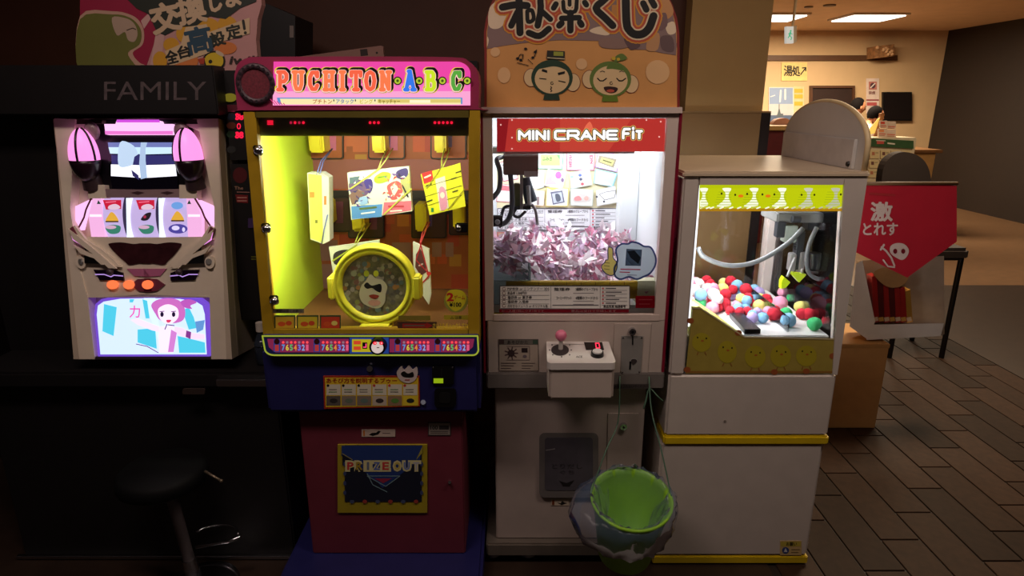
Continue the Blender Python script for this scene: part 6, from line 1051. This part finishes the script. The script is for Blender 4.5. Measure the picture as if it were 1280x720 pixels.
zr = Pr.pt(1120, 229.5).z; B().tube([(1.066, 2.121, zr), (Pr.pt(1197, 230).x, 2.121, zr)], .006, mat('banner_rod', (120, 90, 60), .4), 10).done('rod', fl)
# dark chair back seen past the banner
ch = thing('lounge_chair', 'dark rounded chair back rising behind the red banner', 'chair', (2.62, 4.3, 0)); Pc = Y(4.2); DKF = mat('chair_dark', (40, 32, 30), .6)
B().slab(smooth([(1101, 250), (1104, 212), (1114, 196), (1130, 190), (1150, 196), (1162, 214), (1166, 252), (1166, 300), (1101, 300)]), Pc, 0, .07, DKF).done('backrest', ch)
zc = Pc.pt(1130, 300).z; xc = Pc.pt(1133, 290).x; B().box(xc - .2, xc + .2, 3.85, 4.22, zc - .06, zc + .02, DKF, .02).done('seat', ch)
for dx in (-.17, .17):
    for yy in (3.88, 4.2): B().cyl((xc + dx, yy, 0), (xc + dx, yy, zc - .05), .016, m=BLACK, n=10).done('leg', ch)
# ---------------------------------------------------------------- lobby
def lamp(cx):
    t = thing('ceiling_light', ('square ceiling light over the reception counter' if cx > 4 else 'square ceiling light half hidden behind the column edge'), 'lamp', (cx, 9.2, 2.66)); B().box(cx - .37, cx + .37, 8.85, 9.55, 2.675, 2.70, mat('lamp_frame', (210, 200, 186), .4)).done('lamp_frame', t); B().box(cx - .33, cx + .33, 8.89, 9.51, 2.662, 2.676, mat('lamp_diffuser', (255, 246, 236), .5, emit=3)).done('diffuser', t)
Pq = Z(2.67); lamp(Pq.pt(1084, 25).x / Pq.pt(1084, 25).y * 9.2); lamp(Pq.pt(965, 24).x / Pq.pt(965, 24).y * 9.2)
b = B(); 
for x, y in ((1037, 6), (1011, 8)):
    p = Z(2.70).pt(x, y); t = thing('ceiling_vent', ('small dark ceiling fitting nearer the two lamps' if x == 1037 else 'tiny ceiling fitting beside the exit sign rod'), 'vent', (p.x, p.y, 2.68)); B().cyl((p.x, p.y, 2.685), (p.x, p.y, 2.70), .07 if x == 1037 else .05, m=mat('vent_grey', (120, 100, 84), .5), n=16).done('vent_disc', t)
# exit sign on its rod
Pe = Y(5.6); ex = thing('exit_sign', 'green and white exit sign hanging on a thin rod', 'sign', Pe.pt(990, 54)); q = B(); q.slab(rect(983, 33, 992, 54), Pe, .02, .04, mat('exit_case', (210, 206, 196), .4, emit=.75)); q.slab([(992, 33), (996, 31.5), (996, 52), (992, 54)], Pe, .012, .03, mat('exit_side', (196, 180, 156), .4)); eb = q.done('sign_box', ex)
q = B(); GE = glow(40, 170, 120, .9); q.poly(ell(988.4, 38.6, 1.1, n=10), Pe, .021, GE); q.line([(988, 40.5), (987, 44.5)], 1.9, Pe, .021, GE); q.line([(987, 44.5), (989.6, 47), (988.6, 50)], 1.1, Pe, .021, GE); q.line([(987, 44.5), (985, 47.6)], 1.1, Pe, .021, GE); q.line([(988, 41), (990.6, 43)], .9, Pe, .021, GE); q.line([(988, 41), (985.4, 42.6)], .9, Pe, .021, GE); q.done('running_figure', eb, 'green running figure')
B().cyl((Pe.pt(991, 33).x, 5.6, Pe.pt(991, 33).z), (Pe.pt(991, 33).x, 5.6, 2.7), .011, m=mat('rod_cream', (200, 170, 130), .4), n=8).done('rod', ex)
# signs and posters on the far wall
PW = Y(10.985)
def sign(name, lab, cat, pts, col, fn, th=.01):
    t = thing(name, lab, cat, PW.pt(sum(p[0] for p in pts) / len(pts), max(p[1] for p in pts))); o = B().slab(pts, PW, 0, th, mat(name + '_%d_%d_%d' % col, col, .6)).done('panel', t); b = B(); fn(b); b.done('print', o)
sign('direction_sign', 'yellow sheet with black brush writing and an arrow on the lobby wall', 'sign', rect(977, 78, 1009, 101), (236, 206, 130), lambda b: (b.text('湯', 980, 82, 990.5, 95, PW, .004, K, .03), b.text('処', 990.5, 82.5, 1000, 95, PW, .004, K, .03), b.line([(1001, 93), (1007, 85)], 1.4, PW, .004, K), b.line([(1003, 85), (1007.4, 84.4), (1007, 88.6)], 1.3, PW, .004, K)))
def fp(b):
    b.poly(rect(962, 110, 991, 130), PW, .004, ink(140, 160, 196)); b.poly(rect(962, 130, 991, 146), PW, .004, ink(196, 196, 200)); b.poly(rect(962, 144, 990, 153), PW, .006, ink(84, 100, 130)); b.line([(976, 113), (975, 127)], 2, PW, .006, W); b.line([(981.5, 112), (981.5, 124)], 2, PW, .006, W); b.poly([(972, 142), (974, 134), (976, 142), (979, 142), (979, 146), (970, 146)], PW, .008, ink(90, 100, 110)); b.line([(974, 142), (974, 130)], .8, PW, .008, ink(90, 96, 100)); b.line([(963, 121), (969, 119)], 1, PW, .006, W)
sign('poster', 'blue and white poster with a small ship on the lobby wall', 'poster', rect(961, 109, 992, 154), (206, 206, 206), fp)
sign('poster', 'narrow cream notice with orange bars next to the blue ship poster', 'poster', rect(992, 108, 1005, 146), (220, 196, 150), lambda b: [b.poly(rect(993, y, 1003.5, y + 5), PW, .004, ink(226, 170, 60)) for y in (111, 118, 127)])
def fn2(b):
    b.poly(rect(1086, 102, 1096, 112), PW, .004, ink(190, 120, 110)); b.poly(ell(1091, 107, 3.4, 3.6, 12), PW, .006, ink(90, 60, 70)); b.line([(1088, 110), (1094, 104)], 1.2, PW, .008, W); b.text('禁煙', 1086, 114, 1094, 118, PW, .004, ink(120, 60, 60), .02); b.line([(1083.5, 125), (1098, 125)], 1.6, PW, .004, ink(150, 60, 70)); b.poly(rect(1083.5, 128, 1096, 132), PW, .004, ink(190, 90, 90))
sign('notice', 'pale no smoking notice beside the dark screen on the lobby wall', 'poster', rect(1083, 98, 1099, 142), (226, 206, 196), fn2)
tv = thing('wall_screen', 'dark wall screen at the end of the lobby', 'screen', PW.pt(1115, 150)); o = B().slab(rect(1104, 115, 1140, 151), PW, .05, .05, BLACK).done('screen_case', tv); B().slab(rect(1105.5, 116.5, 1138.5, 149.5), PW, .054, .004, mat('screen_glass', (26, 20, 20), .15)).done('screen_panel', o)
# woven box high on the wall
wb = thing('wicker_basket', 'brown woven basket box standing on the high wall trim', 'basket', PW.pt(1106, 72)); WK = mat('wicker_brown', (150, 106, 66), .7, var=.5, scale=22, bump=.6)
o = B().slab([(1094, 58), (1118, 55), (1118, 70), (1094, 73)], Y(10.7), 0, .25, WK).done('basket_body', wb); b = B(); rs = random.Random(2)
for k in range(12): b.ball(Y(10.7).pt(rs.uniform(1096, 1116), rs.uniform(59, 68), .01), .03, mat('wicker_knots', (190, 150, 110), .7), 1)
b.done('woven_knots', o)
# dark red counter with a dish of pinkish paper on it
rc = thing('reception_counter', 'dark red lobby counter with pale top seen past the column', 'counter', (2.75, 7.6, 0)); Pk = Y(7.4); p0 = Pk.pt(952, 163); B().box(2.55, 3.35, 7.4, 8.0, 0, p0.z, mat('counter_red', (96, 22, 28), .5), .01).done('counter_body', rc); B().box(2.5, 3.40, 7.36, 8.04, p0.z, p0.z + .05, mat('counter_top_tan', (200, 160, 100), .4), .006).done('counter_top', rc)
k = Pk.pt(977, 155); zc_ = p0.z + .051; P7 = Y(7.7); q = [P7.pt(x, y) for x, y in smooth([(966, 155), (972, 149), (984, 148), (988, 154), (986, 162), (968, 164)])]
for v in q: v.z = max(v.z, zc_)
B().prism(q, [v + Vector((0, .1, 0)) for v in q], mat('pale_cloth', (190, 140, 120), .7)).done('folded_cloth', None, 'pinkish folded cloth on the dark red counter', 'cloth')
# reception desk, rack, lit menu, people
rd = thing('reception_desk', 'long tan reception desk in front of the bent man', 'counter', (4.9, 8.7, 0)); B().box(4.3, 5.4, 8.3, 8.75, 0, .98, mat('desk_tan', (176, 136, 84), .5), .01).done('desk_body', rd); B().box(4.25, 5.45, 8.25, 8.8, .98, 1.02, mat('desk_top', (120, 84, 52), .4), .006).done('desk_top', rd)
PR_ = Y(7.6); rk = thing('leaflet_rack', 'white leaflet rack with a green header at the lobby end', 'rack', (PR_.pt(1105, 200).x, 7.7, 0)); z0 = PR_.pt(1100, 172).z; zb = PR_.pt(1100, 182).z
xa, xe = PR_.pt(1086, 200).x, PR_.pt(1142, 200).x
B().box(xa, xe, 7.6, 7.9, 0, z0, mat('rack_white', (206, 190, 160), .5), .01).done('rack_body', rk)
b = B().slab([(1090, 173), (1142, 176), (1142, 186), (1089, 183)], PR_, .02, .02, mat('rack_green', (52, 84, 50), .5)); hdr = b.done('header_board', rk, 'green header board'); b = B(); b.poly(rect(1096, 176, 1105, 180), PR_, .0215, ink(190, 80, 70)); b.line([(1095, 175.6), (1107, 176)], .9, PR_, .022, ink(214, 206, 190)); b.line([(1110, 179), (1118, 180)], 1.8, PR_, .022, ink(214, 206, 190)); b.done('header_print', hdr)
for r, y in enumerate((188, 200, 212)):
    for c in range(4):
        x = 1088 + c * 13 - r; b = B().slab(rect(x, y, x + 11, y + 10), PR_, .012 , .012, ink(206, 186, 140)); b.poly(rect(x + 2, y + 2, x + 5.5, y + 6), PR_, .0135, ink(110, 70, 60) if (r + c) % 2 else ink(176, 110, 80)); b.line([(x + 6.5, y + 3), (x + 10, y + 3)], .8, PR_, .0135, ink(120, 110, 80)); b.done('leaflet', rk)
PL2 = Y(7.7)
for i, (x, y, x1, y1, c, lab) in enumerate(((1100, 151, 1109, 160, (206, 70, 50), 'red and white flyer standing on the rack beside the menu frame'), (1109, 152, 1120, 161, (214, 190, 170), 'pale flyer in the upper row on the leaflet rack'), (1098, 161, 1108, 172, (226, 140, 90), 'orange flyer in the lower row on the leaflet rack'), (1108, 162, 1120, 173, (220, 196, 180), 'pale pink flyer in the lower row on the leaflet rack'))):
    t = thing('flyer', lab, 'leaflet', PL2.pt(x, y1), 'flyers standing on the rack'); o = B().slab(rect(x, y, x1, y1), PL2, 0, .02, ink(214, 190, 170)).done('sheet', t); b = B(); b.poly(rect(x + 1, y + 1, x1 - 3, y + 4), PL2, .002, ink(*c)); b.line([(x + 1, y + 6), (x1 - 1, y + 6.4)], 1, PL2, .002, ink(206, 90, 60)); b.line([(x + 1, y + 8), (x1 - 2, y + 8.4)], .8, PL2, .002, ink(190, 120, 90)); b.done('print', o)
PM = Y(7.95); mf = thing('menu_stand', 'tilted gold framed lit menu board before the bent man', 'sign', PM.pt(1096, 175)); FR = mat('menu_frame', (150, 100, 60), .4); b = B(); b.line([(1103, 142), (1093, 172)], 2.4, PM, .02, FR); b.slab([(1104, 141), (1106, 143), (1095, 174), (1092, 173)], PM, .02, .03, FR); b.slab([(1100, 142), (1105, 141), (1105, 143), (1100, 144)], PM, .02, .03, FR); b.done('frame', mf); B().slab([(1098, 148), (1102, 146), (1095, 166), (1088, 168), (1088, 160)], PM, .012, .012, mat('menu_lit', (240, 196, 90), .5, emit=.9)).done('menu_panel', mf, 'yellow lit menu panel')
def skin_fig(name, P, E, R, m, parent):
    me = bpy.data.meshes.new(name); me.from_pydata(P, E, []); o = bpy.data.objects.new(name, me); C.objects.link(o)
    s_ = o.modifiers.new('skin', 'SKIN'); s_.use_smooth_shade = True; sb = o.modifiers.new('sub', 'SUBSURF'); sb.levels = sb.render_levels = 2
    for i, r in enumerate(R): me.skin_vertices[0].data[i].radius = (r, r * .8) if not isinstance(r, tuple) else r
    me.skin_vertices[0].data[0].use_root = True
    dg = bpy.context.evaluated_depsgraph_get(); dg.update(); nm = bpy.data.meshes.new_from_object(o.evaluated_get(dg)); bpy.data.objects.remove(o); bpy.data.meshes.remove(me)
    b = B(); b.bm.from_mesh(nm); bpy.data.meshes.remove(nm)
    for f in b.bm.faces: f.smooth = True; f.material_index = 0
    b.mats = [m]; return b
SKINM = mat('skin_tone', (196, 132, 96), .55, var=.05); SHIRT = mat('shirt_white', (214, 200, 186), .7, var=.05); HAIRM = mat('hair_black', (14, 10, 10), .9, spec=.1); TROU = mat('trousers_dark', (34, 32, 38), .7)
def person(lab, x, y, h, shirt, lean, arm=True):
    """standing figure; lean is how far the head goes forward (towards +x), metres"""
    t = thing('person', lab, 'person', (x, y, 0)); k = h / 1.7; V = lambda a, b_, c: (x + a * k, y + b_ * k, c * k); l = lean
    sh = V(l * .62, 0, 1.36 - abs(l) * .25); ch = V(l * .4, 0, 1.16 - abs(l) * .1); nk = V(l * .78, 0, 1.45 - abs(l) * .35); hd = Vector(V(l * 1.05, -.01, 1.58 - abs(l) * .48))
    P = [V(0, 0, .92), ch, sh, nk, tuple(hd - Vector((l * .1, 0, .05)))]; E = [(0, 1), (1, 2), (2, 3), (3, 4)]; R = [.135 * k, .14 * k, .12 * k, .055 * k, .06 * k]
    for sy in (-1, 1):
        n = len(P); P += [V(0, sy * .09, .88), V(.0, sy * .10, .48), V(0, sy * .10, .07), V(.14, sy * .11, .04)]; E += [(0, n), (n, n + 1), (n + 1, n + 2), (n + 2, n + 3)]; R += [.10 * k, .065 * k, .042 * k, .038 * k]
        n = len(P); s3 = Vector(sh); P += [tuple(s3 + Vector((0, sy * .19 * k, -.03 * k))), tuple(s3 + Vector((.06 * k, sy * .23 * k, -.30 * k))), tuple(s3 + Vector((.26 * k, sy * .17 * k, -.40 * k)))]; E += [(2, n), (n, n + 1), (n + 1, n + 2)]; R += [.062 * k, .046 * k, .032 * k]
    body = skin_fig('body', P, E, R, SKINM, t)
    mi_s, mi_t = body.mi(shirt), body.mi(TROU)
    for f in body.bm.faces:
        c = f.calc_center_median(); w_ = max(P[len(P) - 1][0], 0)
        if c.z < .90 * k: f.material_index = mi_t if c.z > .06 * k else body.mi(BLACK)
        elif c.z < nk[2] - .02 * k and c.x < sh[0] + .20 * k: f.material_index = mi_s
    bo = body.done('body', t)
    r = .098 * k; b = B(); b.ball(hd, r, SKINM, 3, (1.0, .86, 1.16)); fw_ = Vector((1, 0, -.35)).normalized(); b.ball(hd + fw_ * r * .98 + Vector((0, 0, -.005)), .018 * k, SKINM, 2, (1.2, .7, 1))
    for sy in (-1, 1): b.ball(hd + Vector((-.005, sy * r * .88, -.01)), .024 * k, SKINM, 2, (.7, .35, 1.2)); b.ball(hd + fw_ * r * .86 + Vector((.012, sy * .032 * k, .028)), .010 * k, HAIRM, 2, (.6, 1, .6))
    b.ball(hd + fw_ * r * .84 + Vector((-.018, 0, -.045)), .018 * k, mat('lips', (150, 80, 70), .5), 2, (.5, 1, .35)); b.done('head', bo)
    b = B(); b.ball(hd + Vector((-.022, 0, .022)), r * 1.06, HAIRM, 3, (1, .9, 1.12))
    bmesh.ops.delete(b.bm, geom=[v for v in b.bm.verts if (v.co - hd).dot(fw_) > r * .12 and v.co.z < hd.z + r * .62 or v.co.z < hd.z - r * .55], context='VERTS'); b.done('hair', bo)
    hands = []
    for sy in (-1, 1):
        wr = Vector(sh) + Vector((.27 * k, sy * .17 * k, -.405 * k)); pal = wr + Vector((.055 * k, -sy * .01, -.01)); PV = [tuple(wr), tuple(pal)]; EV = [(0, 1)]; RV = [.024 * k, .030 * k]
        for f in range(4):
            n = len(PV); o_ = sy * (.022 - .015 * f) * k; L = (.030, .036, .034, .026)[f] * k; PV += [tuple(pal + Vector((.028 * k, o_, .004))), tuple(pal + Vector((.028 * k + L, o_ * 1.15, -.008))), tuple(pal + Vector((.034 * k + L * 1.35, o_ * 1.15, -.032)))]; EV += [(1, n), (n, n + 1), (n + 1, n + 2)]; RV += [.010 * k, .0085 * k, .007 * k]
        n = len(PV); PV += [tuple(pal + Vector((.005, -sy * .034 * k, -.004))), tuple(pal + Vector((.036 * k, -sy * .046 * k, -.016)))]; EV += [(1, n), (n, n + 1)]; RV += [.011 * k, .008 * k]
        skin_fig('hand', PV, EV, RV, SKINM, t).done('hand', bo)
    return t
pm_ = Y(9.1).pt(1092, 146); person('man in a white shirt bending forward over the reception desk', pm_.x - .28, 9.1, 1.68, SHIRT, .30)
pm_ = Y(9.9).pt(1071, 136); person('dark clothed person standing behind the bent man', pm_.x, 9.9, 1.66, mat('jacket_black', (30, 27, 30), .7), .02)
